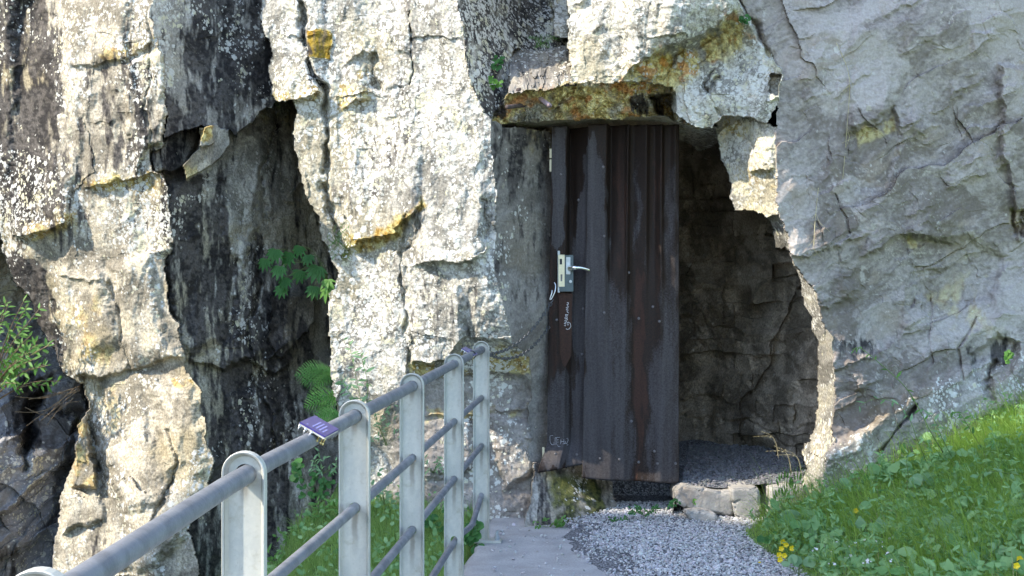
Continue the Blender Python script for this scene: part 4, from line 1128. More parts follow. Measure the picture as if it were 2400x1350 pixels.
low = [rail_pt(y, .222) for y in (.9, 3, 5, 6.36)] + [rail_pt(6.9, .185), rail_pt(7.08, .172), rail_pt(7.17, .176), rail_pt(7.3, .195), rail_pt(7.63, .248)]
pipe('bottom_rail', smooth_path(low), .0142)

# ------------------------------------------------------------------ purple plaques clamped on the top rail
def plaque(u, v, d, w, h, label):
    c = P(u, v, d)
    root = empty('plaque', c); tag(root, label, 'plaque', 'purple plaques on the railing')
    ax = RAIL_DIR                                        # the plaque's width runs along the pipe
    up = (Vector((1, -RAIL_B, 0)).normalized() * .87 + Vector((0, 0, -.49))).normalized()    # falls towards the path
    nrm = up.cross(ax).normalized()
    if nrm.z < 0: nrm = -nrm
    rot = Matrix((ax, up, nrm)).transposed()
    bm = bmesh.new(); add_box(bm, Vector(), (w, h, .004), rot); bmesh.ops.bevel(bm, geom=list(bm.edges), offset=.0012, segments=2, affect='EDGES')
    link('face', bm_mesh('face', bm), M_PURPLE, root)
    bm = bmesh.new(); add_box(bm, -nrm * .004, (w * .985, h * .985, .004), rot); link('backing_board', bm_mesh('backing_board', bm), M_PBACK, root)
    for k, (o, l) in enumerate([(-.16, .56), (-.03, .58), (.10, .54), (.23, .32)]):
        bm = bmesh.new(); add_box(bm, ax * (w * (l / 2 - .32)) + up * (h * (o * 1.0 + .06)) + nrm * .0022, (w * l, h * .052, .0006), rot)
        link('text_line', bm_mesh('text_line', bm), M_PLINE, root)
    bm = bmesh.new(); add_box(bm, -ax * w * .36 - up * h * .28 + nrm * .0022, (w * .07, h * .06, .0006), rot); link('emblem', bm_mesh('emblem', bm), M_PLINE, root)
    # pins under the front edge
    for q in (-.42, -.2, .02):
        bm = bmesh.new(); s = -ax * (w * .52) + up * (h * q) - nrm * .006
        bmesh.ops.create_icosphere(bm, subdivisions=2, radius=.0038, matrix=Matrix.Translation(s)); add_tube(bm, [s, s - nrm * .012], .0018, 8)
        link('pin', bm_mesh('pin', bm, True), M_CARAB, root)
    for q in (.28, .42, .5):
        bm = bmesh.new(); s = -ax * (w * .40) + up * (h * q) - nrm * .020
        bmesh.ops.create_icosphere(bm, subdivisions=2, radius=.004, matrix=Matrix.Translation(s)); add_tube(bm, [s, s + nrm * .016], .0018, 8)
        link('pin', bm_mesh('pin', bm, True), M_BRASS, root)
    # rubber clamp round the pipe
    yc = c.y; bm = bmesh.new()
    cc = Vector((rail_x(yc), yc, Z_TOP)) - c
    add_tube(bm, [cc - ax * .016, cc - ax * .014, cc + ax * .014, cc + ax * .016], [.0195, .0225, .0225, .0195], 24)
    link('clamp', bm_mesh('clamp', bm, True), M_BLACK, root)
plaque(749, 999, 3.47, .165, .070, 'larger near purple plaque with pale lines, clamped on the top rail')
plaque(1101, 823, 7.08, .18, .072, 'smaller far purple plaque with pale lines, beside the last railing post')

# ------------------------------------------------------------------ rusty sheet door
DOOR_D = 8.40
door = empty('sheet_door', P(1440, 1130, DOOR_D)); tag(door, 'rusty folded steel sheet door standing open before the cave', 'door')
def dx(p): return Vector(p) - door.location
def prof(keys, u): return np.interp(u, [k[0] for k in keys], [k[1] for k in keys])
def inpoly_s(poly, x, y): return inpoly(poly, x, y)
def door_sheet(name, left, right, top, bottom, foldk, lowk, bare, fresh, curl=None, nu=90, nv=150, thick=.004):
    s = np.linspace(0, 1, nu)[None, :]; tt = np.linspace(0, 1, nv)[:, None]
    s, tt = np.broadcast_arrays(s, tt)
    ut = left[0] + (right[0] - left[0]) * s; ub = left[1] + (right[1] - left[1]) * s
    u = ut + (ub - ut) * tt
    vt = top(ut); vb = bottom(s)
    v = vt + (vb - vt) * tt
    fold = prof(foldk, ut) * (1 - tt) ** 1.3 * sstep(.95, .15, tt) + prof(lowk, ut) * sstep(.1, .6, tt)
    fold = fold + .010 * fbm(s * 3, tt * 2.2, 3, 905) * sstep(0, .3, tt)
    y = DOOR_D + fold
    x = (u - UC) / FPX * DOOR_D; z = EYE - (v - VH) / FPX * DOOR_D
    if curl is not None: x, y, z = curl(s, tt, x, y, z)
    co = np.stack([x, y, z], -1) - np.array(door.location)
    M = np.zeros(u.shape + (3,))
    wu_ = u + 14 * fbm(u / 22, v / 90, 4, 921); wv2_ = v + 30 * fbm(u / 14, v / 80, 4, 925)
    def segm(poly): return segdist(poly, wu_, wv2_) * np.where(inpoly(poly, wu_, wv2_), 1, -1)
    for poly, val, soft in bare:
        sd = segm(poly); M[..., 0] = np.maximum(M[..., 0], val * sstep(-soft, soft, sd))
    for poly, val, soft in fresh:
        sd = segm(poly); M[..., 1] = np.maximum(M[..., 1], val * sstep(-soft, soft, sd)); 
    for poly, val, soft in fresh:
        sd = segm(poly)
        if val > .6: M[..., 0] *= 1 - sstep(-soft, soft, sd)
    i = np.arange(nu * nv).reshape(nv, nu)
    q = np.stack([i[:-1, :-1], i[1:, :-1], i[1:, 1:], i[:-1, 1:]], -1).reshape(-1, 4)
    front = co.reshape(-1, 3); back = front + np.array([0, thick, 0])
    N_ = nu * nv
    bord = np.concatenate([i[0, :], i[1:, -1], i[-1, -2::-1], i[-2:0:-1, 0]])
    rim = np.stack([bord, np.roll(bord, -1), np.roll(bord, -1) + N_, bord + N_], -1)
    me = np_mesh(name, np.concatenate([front, back]), np.concatenate([q, q[:, ::-1] + N_, rim]), False, {'rust_m': np.concatenate([M.reshape(-1, 3)] * 2)})
    me.polygons.foreach_set('use_smooth', np.r_[np.ones(2 * len(q), bool), np.zeros(len(rim), bool)])
    bmx = bmesh.new(); bmx.from_mesh(me); bmesh.ops.recalc_face_normals(bmx, faces=bmx.faces); bmx.to_mesh(me); bmx.free()
    def at(uu, vv):
        k = np.argmin((u - uu) ** 2 + (v - vv) ** 2); return Vector(co.reshape(-1, 3)[k])
    return link(name, me, M_RUST, door), at
def curl_left(s, tt, x, y, z):
    c = sstep(.915, 1.0, tt)
    k = (1 - s) ** 1.2
    return x - .050 * c * k, y - .10 * c * (.35 + .65 * k), z + .016 * c * s
left_sheet, at_left = door_sheet('left_sheet', (1294, 1281), (1402, 1402), lambda u: np.full(u.shape, 296.0), lambda s: 1103 - 14 * s,
    [(1290, 0.0), (1327, -.015), (1332, .02), (1338, .14), (1348, .12), (1378, .03), (1410, .10)], [(1290, 0), (1330, -.012), (1345, .03), (1400, .035)],
    [([(1290, 290), (1328, 290), (1326, 560), (1312, 590), (1290, 590)], .85, 7), ([(1372, 340), (1366, 420), (1352, 520), (1340, 640), (1345, 900), (1345, 1000), (1290, 1060), (1290, 1100), (1420, 1100), (1420, 340)], .95, 8), ([(1270, 860), (1340, 860), (1350, 1100), (1260, 1100)], .62, 25)],
    [([(1290, 600), (1312, 600), (1312, 860), (1285, 900)], .62, 14), ([(1300, 690), (1345, 690), (1340, 860), (1300, 900)], .45, 14)], curl_left)
right_sheet, at_right = door_sheet('right_sheet', (1378, 1364), (1592, 1590), lambda u: np.full(u.shape, 292.0), lambda s: 1118 + 13 * s ** .6 - 5 * np.maximum(s - .96, 0) * 25,
    [(1376, -.035), (1421, -.045), (1426, .0), (1434, .08), (1468, .0), (1471, -.04), (1478, .03), (1488, .04), (1515, -.02), (1524, .02), (1536, .03), (1550, -.03), (1558, .02), (1572, .02), (1582, -.01), (1592, 0)],
    [(1376, -.03), (1440, -.045), (1470, -.03), (1492, -.005), (1520, -.02), (1550, -.04), (1592, -.02)],
    [([(1374, 310), (1400, 330), (1412, 400), (1422, 460), (1424, 600), (1432, 800), (1440, 1000), (1440, 1130), (1360, 1140)], 1.0, 8), ([(1495, 330), (1502, 420), (1500, 560), (1486, 620), (1480, 520), (1490, 420)], .55, 8), ([(1560, 400), (1588, 380), (1592, 1140), (1545, 1140), (1545, 800)], .55, 14), ([(1420, 640), (1490, 720), (1490, 1150), (1420, 1150)], .68, 34), ([(1505, 860), (1600, 700), (1600, 1160), (1510, 1160)], .72, 40), ([(1512, 480), (1520, 600), (1516, 800), (1508, 700)], .5, 7)],
    [([(1488, 640), (1512, 640), (1516, 960), (1505, 1140), (1488, 1140), (1484, 900)], .85, 14), ([(1440, 320), (1470, 320), (1474, 620), (1450, 640)], .6, 10), ([(1525, 380), (1548, 380), (1552, 700), (1535, 760)], .55, 10), ([(1440, 600), (1480, 560), (1475, 760), (1440, 740)], .42, 14)])
# pointed offcut hanging below the lock
def flap():
    o = [(1306, 686), (1342, 688), (1341, 720), (1339, 833), (1325, 860), (1318, 852), (1312, 830), (1310, 700)]
    bm = bmesh.new()
    def pt(u, v, b): return dx(P(u, v, DOOR_D - .022 + b + .00008 * (v - 690)))
    fr = [bm.verts.new(pt(u, v, 0)) for u, v in o]; bk = [bm.verts.new(pt(u, v, .0035)) for u, v in o]
    bm.faces.new(fr); bm.faces.new(bk[::-1])
    for k in range(len(o)): bm.faces.new((fr[k], fr[(k + 1) % len(o)], bk[(k + 1) % len(o)], bk[k]))
    bmesh.ops.recalc_face_normals(bm, faces=bm.faces)
    me = bm_mesh('flap', bm)
    at = me.attributes.new('rust_m', 'FLOAT_COLOR', 'POINT')
    for k in range(len(me.vertices)): at.data[k].color = (.2, .75, 0, 1)
    return me
flap_o = link('flap', flap(), M_RUST, door)
# writing: vertical chalk scrawl on the flap, scratched letters low on the left sheet
def strokes(name, lines, depth_fn, r, mat, parent, org=None):
    bm = bmesh.new()
    for ln in lines:
        add_tube(bm, [depth_fn(u, v) for u, v in ln], r, 5)
    return link(name, bm_mesh(name, bm), mat, parent)
CU, CV = 1260, 560; Z4 = 635 / 160.0
def q4(*pts): return [(CU + x / Z4, CV + y / Z4) for x, y in pts]
scr = [q4((272, 596), (282, 590), (290, 598), (280, 606)), q4((270, 612), (286, 606), (276, 622), (288, 630)), q4((264, 640), (276, 634), (286, 640), (274, 648), (266, 656), (286, 662)),
       q4((268, 672), (282, 668), (276, 682), (290, 690)), q4((258, 704), (284, 704), (276, 718), (262, 714), (258, 704)), q4((254, 732), (262, 724), (276, 728), (272, 742), (256, 744), (254, 732)),
       q4((262, 746), (280, 744), (278, 756)), q4((248, 762), (270, 758), (262, 774), (252, 782)), q4((246, 786), (268, 790)), q4((264, 770), (284, 778), (280, 792)), q4((246, 806), (262, 800), (258, 812)),
       q4((286, 772), (304, 786), (310, 812), (296, 836), (276, 842), (264, 834)), q4((276, 800), (290, 798))]
strokes('chalk_writing', scr, lambda u, v: dx(P(u, v, DOOR_D - .0245 + .00008 * (v - 690))), .0014, M_WHITE, flap_o)
DU, DV = 1240, 980; Z8 = 1519 / 180.0
def q8(*pts): return [(DU + x / Z8, DV + y / Z8) for x, y in pts]
scl = [q8((470, 335), (440, 322), (415, 365), (410, 430), (430, 500), (460, 530), (485, 535), (500, 515), (490, 480)), q8((480, 380), (482, 384)), q8((512, 360), (512, 470), (520, 515)),
       q8((540, 400), (552, 440), (545, 520)), q8((520, 392), (600, 356)), q8((545, 440), (590, 436)), q8((550, 480), (592, 470)), q8((556, 520), (590, 540), (620, 530)), q8((625, 420), (630, 500)), q8((625, 470), (690, 455)), q8((688, 390), (690, 500)),
       q8((720, 460), (722, 500)), q8((735, 400), (765, 390), (775, 440), (755, 500), (680, 520)), q8((735, 505), (780, 520), (775, 545), (750, 555))]
strokes('scratched_writing', scl, lambda u, v: at_left(u, v) + Vector((0, -.006, 0)), .0011, M_SCRATCH, left_sheet)
# rivets
def rivet_mesh():
    bm = bmesh.new(); bmesh.ops.create_uvsphere(bm, u_segments=10, v_segments=6, radius=.0085, matrix=Matrix.Diagonal((1, .55, 1, 1)))
    return bm_mesh('rivet', bm, True)
ME_RIV = rivet_mesh()
for u, v in [(1405, 1072), (1452, 1077), (1496, 1081), (1533, 1057), (1540, 1084), (1583, 1087), (1480, 985), (1414, 555), (1414, 730), (1498, 745), (1530, 717), (1543, 753), (1472, 640), (1412, 392)]:
    r = link('rivet', ME_RIV, M_RIVET, right_sheet); r.location = at_right(u, v) + Vector((0, -.002, 0))
for u, v in [(1308, 1063), (1356, 1066), (1305, 748), (1368, 722), (1365, 830), (1314, 410), (1357, 470)]:
    r = link('rivet', ME_RIV, M_RIVET, left_sheet); r.location = at_left(u, v) + Vector((0, -.002, 0))
# pale hinge tabs peeping out at the left edge
for v0, v1 in ((349, 370), (374, 402), (1048, 1071)):
    bm = bmesh.new(); a = dx(P(1288 if v0 < 1000 else 1271, v0, DOOR_D + .02)); b = dx(P(1295 if v0 < 1000 else 1276, v1, DOOR_D + .02))
    add_box(bm, (a + b) / 2, (b.x - a.x, .02, a.z - b.z)); link('hinge_tab', bm_mesh('hinge_tab', bm), M_LPLATE, door)
# lock: case with cream face plate, back plate, lever handle
LD = DOOR_D - .035
lock = link('lock', None, None, door) if False else None
def lbox(u0, u1, v0, v1, d0, d1, bev=.0015):
    a, b = dx(P(u0, v0, DOOR_D)), dx(P(u1, v1, DOOR_D))
    bm = bmesh.new(); add_box(bm, Vector(((a.x + b.x) / 2, d0 - DOOR_D + (d1 - d0) / 2, (a.z + b.z) / 2)), (b.x - a.x, d1 - d0, a.z - b.z))
    bmesh.ops.bevel(bm, geom=list(bm.edges), offset=bev, segments=2, affect='EDGES'); return bm
bm = lbox(1310, 1343, 598, 683, DOOR_D - .055, DOOR_D - .012, .003)
case = link('lock_case', bm_mesh('lock_case', bm), M_LOCK, door)
link('lock_plate', bm_mesh('lock_plate', lbox(1307.5, 1323, 597, 672, DOOR_D - .0585, DOOR_D - .0555)), M_LPLATE, case)
link('back_plate', bm_mesh('back_plate', lbox(1306, 1312, 588, 686, DOOR_D - .05, DOOR_D - .047)), M_BOLT, case)
link('cover_plate', bm_mesh('cover_plate', lbox(1326, 1336, 603, 643, DOOR_D - .0625, DOOR_D - .0555)), M_BOLT, case)
link('keyhole', bm_mesh('keyhole', lbox(1311, 1316.5, 607, 620, DOOR_D - .0600, DOOR_D - .0586, .0004)), M_BLACK, case)
link('slot', bm_mesh('slot', lbox(1313, 1317, 643, 659, DOOR_D - .0598, DOOR_D - .0586, .0003)), M_RIVET, case)
bm = bmesh.new()
hp = [dx(P(1336, 629, DOOR_D - .06)), dx(P(1343, 628, DOOR_D - .085)), dx(P(1350, 627.5, DOOR_D - .09)), dx(P(1362, 628, DOOR_D - .088)), dx(P(1378, 632, DOOR_D - .07)), dx(P(1379, 634, DOOR_D - .068))]
add_tube(bm, smooth_path(hp, 5), [.018, .018, .017] + [.015] * 8 + [.011] * 15, 12)
link('handle', bm_mesh('handle', bm, True), M_CHROME, case)
bm = bmesh.new(); bmesh.ops.create_cone(bm, cap_ends=True, segments=18, radius1=.009, radius2=.008, depth=.016, matrix=Matrix.Translation(dx(P(1337, 660, DOOR_D - .062))) @ Matrix.Rotation(math.pi / 2, 4, 'X'))
link('key_cylinder', bm_mesh('key_cylinder', bm), M_BOLT, case)

# ------------------------------------------------------------------ chain from the last post to the door: two hanging strands of links
def catenary(a, b, sag, n=60):
    return [a.lerp(b, k / n) - Vector((0, 0, sag * 4 * (k / n) * (1 - k / n))) for k in range(n + 1)]
def link_mesh():
    bm = bmesh.new()
    L, W = .0155, .0075
    pts = []
    for k in range(20):
        a = 2 * math.pi * k / 20
        pts.append(Vector((math.copysign(max(L - W, 0), math.cos(a)) + W * math.cos(a), W * math.sin(a), 0)))
    rings = []
    n_ = len(pts)
    for k in range(n_):
        t = (pts[(k + 1) % n_] - pts[k - 1]).normalized(); s_ = Vector((0, 0, 1)); b_ = t.cross(s_)
        rings.append([bm.verts.new(pts[k] + (s_ * math.cos(q) + b_ * math.sin(q)) * .0026) for q in [2 * math.pi * m / 6 for m in range(6)]])
    for k in range(n_):
        A_, B_ = rings[k], rings[(k + 1) % n_]
        for m in range(6): bm.faces.new((A_[m], A_[(m + 1) % 6], B_[(m + 1) % 6], B_[m]))
    return bm_mesh('link', bm, True)
ME_LINK = link_mesh()
c0 = P(1146, 829, 7.62); c1 = P(1296, 703, 8.33); c2 = P(1288, 764, 8.36)
chain = empty('chain', c0); tag(chain, 'steel chain sagging in two strands from the last railing post to the door', 'chain')
for a, b, sag in ((c0, c1, .075), (c0 + Vector((0, .01, -.004)), c2, .085)):
    path = catenary(a, b, sag, 400)
    acc = 0; nxt = 0; kk = 0
    for p, q in zip(path, path[1:]):
        acc += (q - p).length
        if acc >= nxt:
            lk = link('link', ME_LINK, M_CHAIN, chain)
            lk.location = p - chain.location
            lk.rotation_mode = 'QUATERNION'
            lk.rotation_quaternion = (q - p).to_track_quat('X', 'Z') @ Matrix.Rotation(math.pi / 4 + (math.pi / 2) * (kk % 2), 3, 'X').to_quaternion()
            nxt += .0255; kk += 1
bm = bmesh.new()
hook = [P(1299, 662, 8.345), P(1302, 668, 8.34), P(1301, 682, 8.33), P(1296, 694, 8.33), P(1291, 702, 8.33), P(1289, 700, 8.33), P(1293, 688, 8.33), P(1294, 680, 8.335)]
add_tube(bm, smooth_path([p - chain.location for p in hook], 4), .0032, 8)
link('hook', bm_mesh('hook', bm, True), M_CARAB, chain)

# ------------------------------------------------------------------ tube and bar stubs sticking out of the lintel
def stub(name, u0, v0, d0, u1, v1, d1, r, mat, label, hollow=False):
    a, b = P(u0, v0, d0), P(u1, v1, d1)
    bm = bmesh.new()
    if hollow:
        t = (b - a).normalized()
        add_tube(bm, [a, b, b, b - t * .05], [r, r, r * .72, r * .7], 16, False)
    else:
        add_tube(bm, [a, a.lerp(b, .5) + Vector((0, 0, .003)), b], [r * 1.05, r * .95, r], 12)
    tag(link(name, bm_mesh(name, bm, True), mat), label, 'pipe' if hollow else 'bar', 'stubs sticking out of the lintel')
stub('pipe_stub', 1254, 222, 8.17, 1289, 248, 7.93, .0125, M_TUBE, 'hollow pinkish pipe stub pointing down from the ochre lintel', True)
stub('bar_stub', 1250, 246, 8.20, 1188, 251, 7.93, .0125, M_BAR, 'dark bar stub with a pale end, lower left of the pink pipe')
stub('bar_stub', 1250, 208, 8.12, 1214, 211, 7.93, .012, M_BAR, 'short dark bar stub above the pink pipe at the rubble edge')
stub('bar_stub', 1356, 199, 8.10, 1326, 199, 7.94, .010, M_BAR, 'thin dark bar stub under the pale block right of the pink pipe')
# ------------------------------------------------------------------ plants
def leaf_mat(name, dark, light, tr, use_attr):
    t = NT(name); c = t.coords()
    if use_attr:
        a, sp = t.attr('tint'); r = sp[0]; g = sp[1]
    else:
        oi = t.n('ObjectInfo'); r = oi.outputs['Random']; g = t.noise(c, 9, 2)
    b = t.mix(r, dark, light)
    b = t.mix(t.ramp(t.noise(c, 60, 3), .4, .7, 0, .35), b, light)
    trc = t.mix(r, tuple(min(1, x * 1.6) for x in dark), tuple(min(1, x * 1.5) for x in light))
    return t.done(b, .55, 0, None, .3, (trc, tr))
L_FRESH, L_LIGHT = (.050, .135, .018), (.135, .27, .045)
M_LEAF = leaf_mat('fresh_leaf', L_FRESH, (.13, .28, .06), .35, False)
M_DLEAF = leaf_mat('shade_leaf', (.032, .115, .028), (.07, .20, .05), .35, False)
M_BLEAF = leaf_mat('bluish_leaf', (.10, .20, .075), (.23, .37, .19), .3, False)
M_GRASS = leaf_mat('grass_blade', (.13, .25, .03), (.37, .50, .12), .45, True)
M_FERN = leaf_mat('fern_green', (.04, .14, .025), (.085, .24, .05), .35, False)
M_BANK = leaf_mat('bank_grass_blade', (.13, .24, .05), (.34, .47, .15), .4, True)
M_COVER = leaf_mat('cover_leaf', (.08, .21, .05), (.29, .45, .20), .35, True)
M_STEM = simple_mat('green_stem', (.13, .19, .05), .7, 0, .25)
M_TWIG = simple_mat('brown_twig', (.16, .11, .065), .85, 0, .3)
M_YEL = simple_mat('yellow_petal', (.80, .58, .01), .5, 0, .1)
M_WPET = simple_mat('white_petal', (.75, .72, .74), .5, 0, .1)
M_TURF = simple_mat('turf', (.11, .19, .045), .95, 0, .45, 30, .6)
M_DRY = simple_mat('dry_grass', (.42, .36, .20), .8, 0, .25)

def leaf_np(kind):
    """unit leaf along +y, base at origin, facing +z: verts, tris"""
    if kind == 'lance':   out = [(0, 0), (.09, .15), (.15, .38), (.12, .65), (.05, .88), (0, 1)]
    elif kind == 'oval':  out = [(0, 0), (.16, .12), (.27, .38), (.25, .62), (.13, .86), (0, 1)]
    elif kind == 'round': out = [(0, .06), (.20, -.06), (.42, .06), (.52, .36), (.42, .70), (.2, .92), (0, .97)]
    else:                 out = [(0, .1), (.22, -.02), (.40, .12), (.37, .22), (.46, .40), (.34, .50), (.33, .68), (.18, .74), (.11, .92), (0, 1.02)]
    n = len(out)
    v = [(0, y, -.10 * y * y) for x, y in out]
    v += [(x, y, .22 * x - .10 * y * y) for x, y in out[1:-1]] + [(-x, y, .22 * x - .10 * y * y) for x, y in out[1:-1]]
    f = []
    m = n - 2
    for side in (0, 1):
        o = n + side * m
        seq = [0] + [o + k for k in range(m)] + [n - 1]
        for k in range(n - 1):
            a, b, c, d = k, seq[k], seq[k + 1], k + 1
            for tri in ((a, b, c), (a, c, d)):
                if len(set(tri)) == 3: f.append(tri if side == 0 else tri[::-1])
    return np.array(v, float), np.array(f, int)
LEAF = {k: leaf_np(k) for k in ('lance', 'oval', 'round', 'lobed')}
LEAF_ME = {}
def leaf_me(kind):
    if kind not in LEAF_ME:
        LEAF_ME[kind] = np_mesh('leaf_' + kind, LEAF[kind][0], LEAF[kind][1], True)
    return LEAF_ME[kind]
def palm_me(n=7, spread=1.25):
    key = 'palm%d' % n
    if key in LEAF_ME: return LEAF_ME[key]
    vs, fs, o = [], [], 0
    v0, f0 = LEAF['lance']
    for k in range(n):
        a = spread * (k / (n - 1) * 2 - 1); s = 1 - .38 * abs(k / (n - 1) * 2 - 1) ** 1.5
        ca_, sa_ = math.cos(a), math.sin(a)
        v = v0 * np.array([1.05, 1, 1]) * s
        vs.append(np.stack([v[:, 0] * ca_ + v[:, 1] * sa_, -v[:, 0] * sa_ + v[:, 1] * ca_, v[:, 2] * 2.2], 1)); fs.append(f0 + o); o += len(v0)
    LEAF_ME[key] = np_mesh('leaf_palmate', np.concatenate(vs), np.concatenate(fs), True)
    return LEAF_ME[key]
def frond_me():
    """a fern frond along +y: paired pinnae, each a toothed blade with drooping tip"""
    if 'frond' in LEAF_ME: return LEAF_ME['frond']
    vs, fs = [], []
    N_ = 12
    for k in range(N_):
        f = k / (N_ - 1)
        y = .12 + .84 * f; ln = .40 * math.sin(math.pi * (.22 + .76 * f)) ** .9 + .02
        for sd in (-1, 1):
            a = 1.12 - .25 * f; dx_, dy_ = sd * math.sin(a), math.cos(a); px_, py_ = -dy_ * sd, dx_ * sd
            o = len(vs); T = 6
            for q in range(T + 1):
                t = q / T; w = .032 * (1 - t) ** .7 * (1.0 if q % 2 else .45) + .001
                z = -.22 * y * y - .35 * ln * t * t + .02 * (k % 2)
                for s2 in (-1, 0, 1):
                    vs.append((dx_ * ln * t + px_ * w * s2, y + dy_ * ln * t + py_ * w * s2, z + .012 * abs(s2)))
            for q in range(T):
                for s2 in range(2):
                    m = o + q * 3 + s2
                    fs += [(m, m + 1, m + 4), (m, m + 4, m + 3)]
    o = len(vs)
    for q in range(9):
        t = q / 8; vs += [(-.006, t, -.22 * t * t), (.006, t, -.22 * t * t)]
    for q in range(8): fs += [(o + 2 * q, o + 2 * q + 1, o + 2 * q + 3), (o + 2 * q, o + 2 * q + 3, o + 2 * q + 2)]
    LEAF_ME['frond'] = np_mesh('frond', np.array(vs, float), np.array(fs), True)
    return LEAF_ME['frond']

def orient(o, pos, direc, up, size, roll=0.0):
    d = Vector(direc).normalized(); u = Vector(up); u = (u - d * u.dot(d))
    u = u.normalized() if u.length > 1e-4 else d.orthogonal()
    x = d.cross(u).normalized()
    m = Matrix((x, d, u)).transposed() @ Matrix.Rotation(roll, 3, 'Y')
    o.matrix_local = Matrix.Translation(pos) @ m.to_4x4() @ Matrix.Diagonal((size, size, size, 1))

def plant(name, base, label, cat, stems, group=None, mat=M_LEAF, stem_r=.0022, stem_mat=None, seed=0):
    """stems: list of dict(path=[points], kind, size, n, pair, start, face, tip)"""
    rg = random.Random(seed + int(base.x * 1000))
    root = empty(name, base); tag(root, label, cat, group)
    bm = bmesh.new()
    for s in stems:
        path = smooth_path([Vector(p) - base for p in s['path']], 6)
        r = s.get('r', stem_r)
        add_tube(bm, path, [r * (1 - .6 * k / len(path)) for k in range(len(path))], 6)
    link('stem', bm_mesh('stem', bm, True), stem_mat or M_STEM, root)
    for s in stems:
        path = smooth_path([Vector(p) - base for p in s['path']], 6)
        kind = s['kind']
        me = palm_me(s.get('lobes', 7)) if kind == 'palm' else frond_me() if kind == 'frond' else leaf_me(kind)
        nl = s['n']
        for k in range(nl):
            t = s.get('start', .25) + (1 - s.get('start', .25)) * (k + .5) / nl
            i = min(int(t * (len(path) - 1)), len(path) - 2)
            pos = path[i]; tg = (path[i + 1] - path[i]).normalized()
            az = s.get('az', 0) + (k % 2) * math.pi + (k // 2) * s.get('twist', 1.2) + rg.uniform(-.4, .4)
            side = tg.orthogonal().normalized(); side = Matrix.Rotation(az, 3, tg) @ side
            face = Vector(s.get('face', (0, -.75, .6)))
            side = (side - face.normalized() * side.dot(face.normalized()) * .75)
            d = side.normalized() * s.get('out', 1.0) + tg * s.get('fwd', .5) + Vector((0, 0, -s.get('droop', .15))) + Vector((rg.uniform(-.2, .2), rg.uniform(-.2, .2), rg.uniform(-.2, .2)))
            lo = link('leaf', me, mat, root)
            orient(lo, pos, d, face + Vector((rg.uniform(-.35, .35), rg.uniform(-.35, .35), rg.uniform(-.3, .3))), s['size'] * rg.uniform(.75, 1.2) * (1 - s.get('taper', .3) * t))
    return root

# ---- grass: blades gathered in one mesh
def blades(name, roots, length, width, lean_dir, lean, seed, mat, label, nseg=4):
    rg = np.random.default_rng(seed); n = len(roots)
    a = rg.uniform(0, 6.283, n)
    side = np.stack([np.cos(a), np.sin(a), 0 * a], 1)
    ld = lean_dir + rg.normal(0, .5, (n, 3)) * np.array([1, 1, .0]); ld[:, 2] = 0
    L = length * rg.uniform(.55, 1.25, n); ln = lean * rg.uniform(.3, 1.6, n)
    t = np.linspace(0, 1, nseg + 1)
    ctr = roots[:, None] + np.stack([0 * L[:, None] * t, 0 * L[:, None] * t, L[:, None] * (t - .35 * (ln[:, None] ** 1.2) * t * t)], -1) + (ld * (L * ln)[:, None])[:, None] * (t ** 2)[None, :, None] * .9
    w = width * rg.uniform(.6, 1.3, n)[:, None] * (1 - t ** 1.6)[None]
    v = np.stack([ctr - side[:, None] * w[..., None], ctr + side[:, None] * w[..., None]], 2)      # n, seg+1, 2, 3
    idx = np.arange(n * (nseg + 1) * 2).reshape(n, nseg + 1, 2)
    q = np.stack([idx[:, :-1, 0], idx[:, :-1, 1], idx[:, 1:, 1], idx[:, 1:, 0]], -1).reshape(-1, 4)
    tint = np.clip(rg.beta(2, 2, (n, 1)) + .25 * fbm(roots[:, :1] * 3, roots[:, 1:2] * 3, 2, 901), 0, 1)
    tint = np.repeat(np.concatenate([tint, rg.uniform(0, 1, (n, 2))], 1), (nseg + 1) * 2, 0)
    return tag(link(name, np_mesh(name, v.reshape(-1, 3), q, True, {'tint': tint}), mat), label, kind='stuff')

def scatter_leaves(name, pos, size, kind, face, seed, mat, label, spread=.6):
    rg = np.random.default_rng(seed); n = len(pos)
    v0, f0 = LEAF[kind]
    up = face + rg.normal(0, spread, (n, 3)); up /= np.linalg.norm(up, axis=1, keepdims=True)
    d = rg.normal(0, 1, (n, 3)); d -= up * (d * up).sum(1, keepdims=True); d /= np.linalg.norm(d, axis=1, keepdims=True)
    x = np.cross(d, up)
    s = (size * rg.uniform(.55, 1.35, n))[:, None, None]
    v = (x[:, None] * v0[None, :, :1] + d[:, None] * v0[None, :, 1:2] + up[:, None] * v0[None, :, 2:3]) * s + pos[:, None]
    f = f0[None] + (np.arange(n) * len(v0))[:, None, None]
    tint = np.repeat(np.clip(rg.beta(2, 2, (n, 3)), 0, 1), len(v0), 0)
    return tag(link(name, np_mesh(name, v.reshape(-1, 3), f.reshape(-1, 3), True, {'tint': tint}), mat), label, kind='stuff')

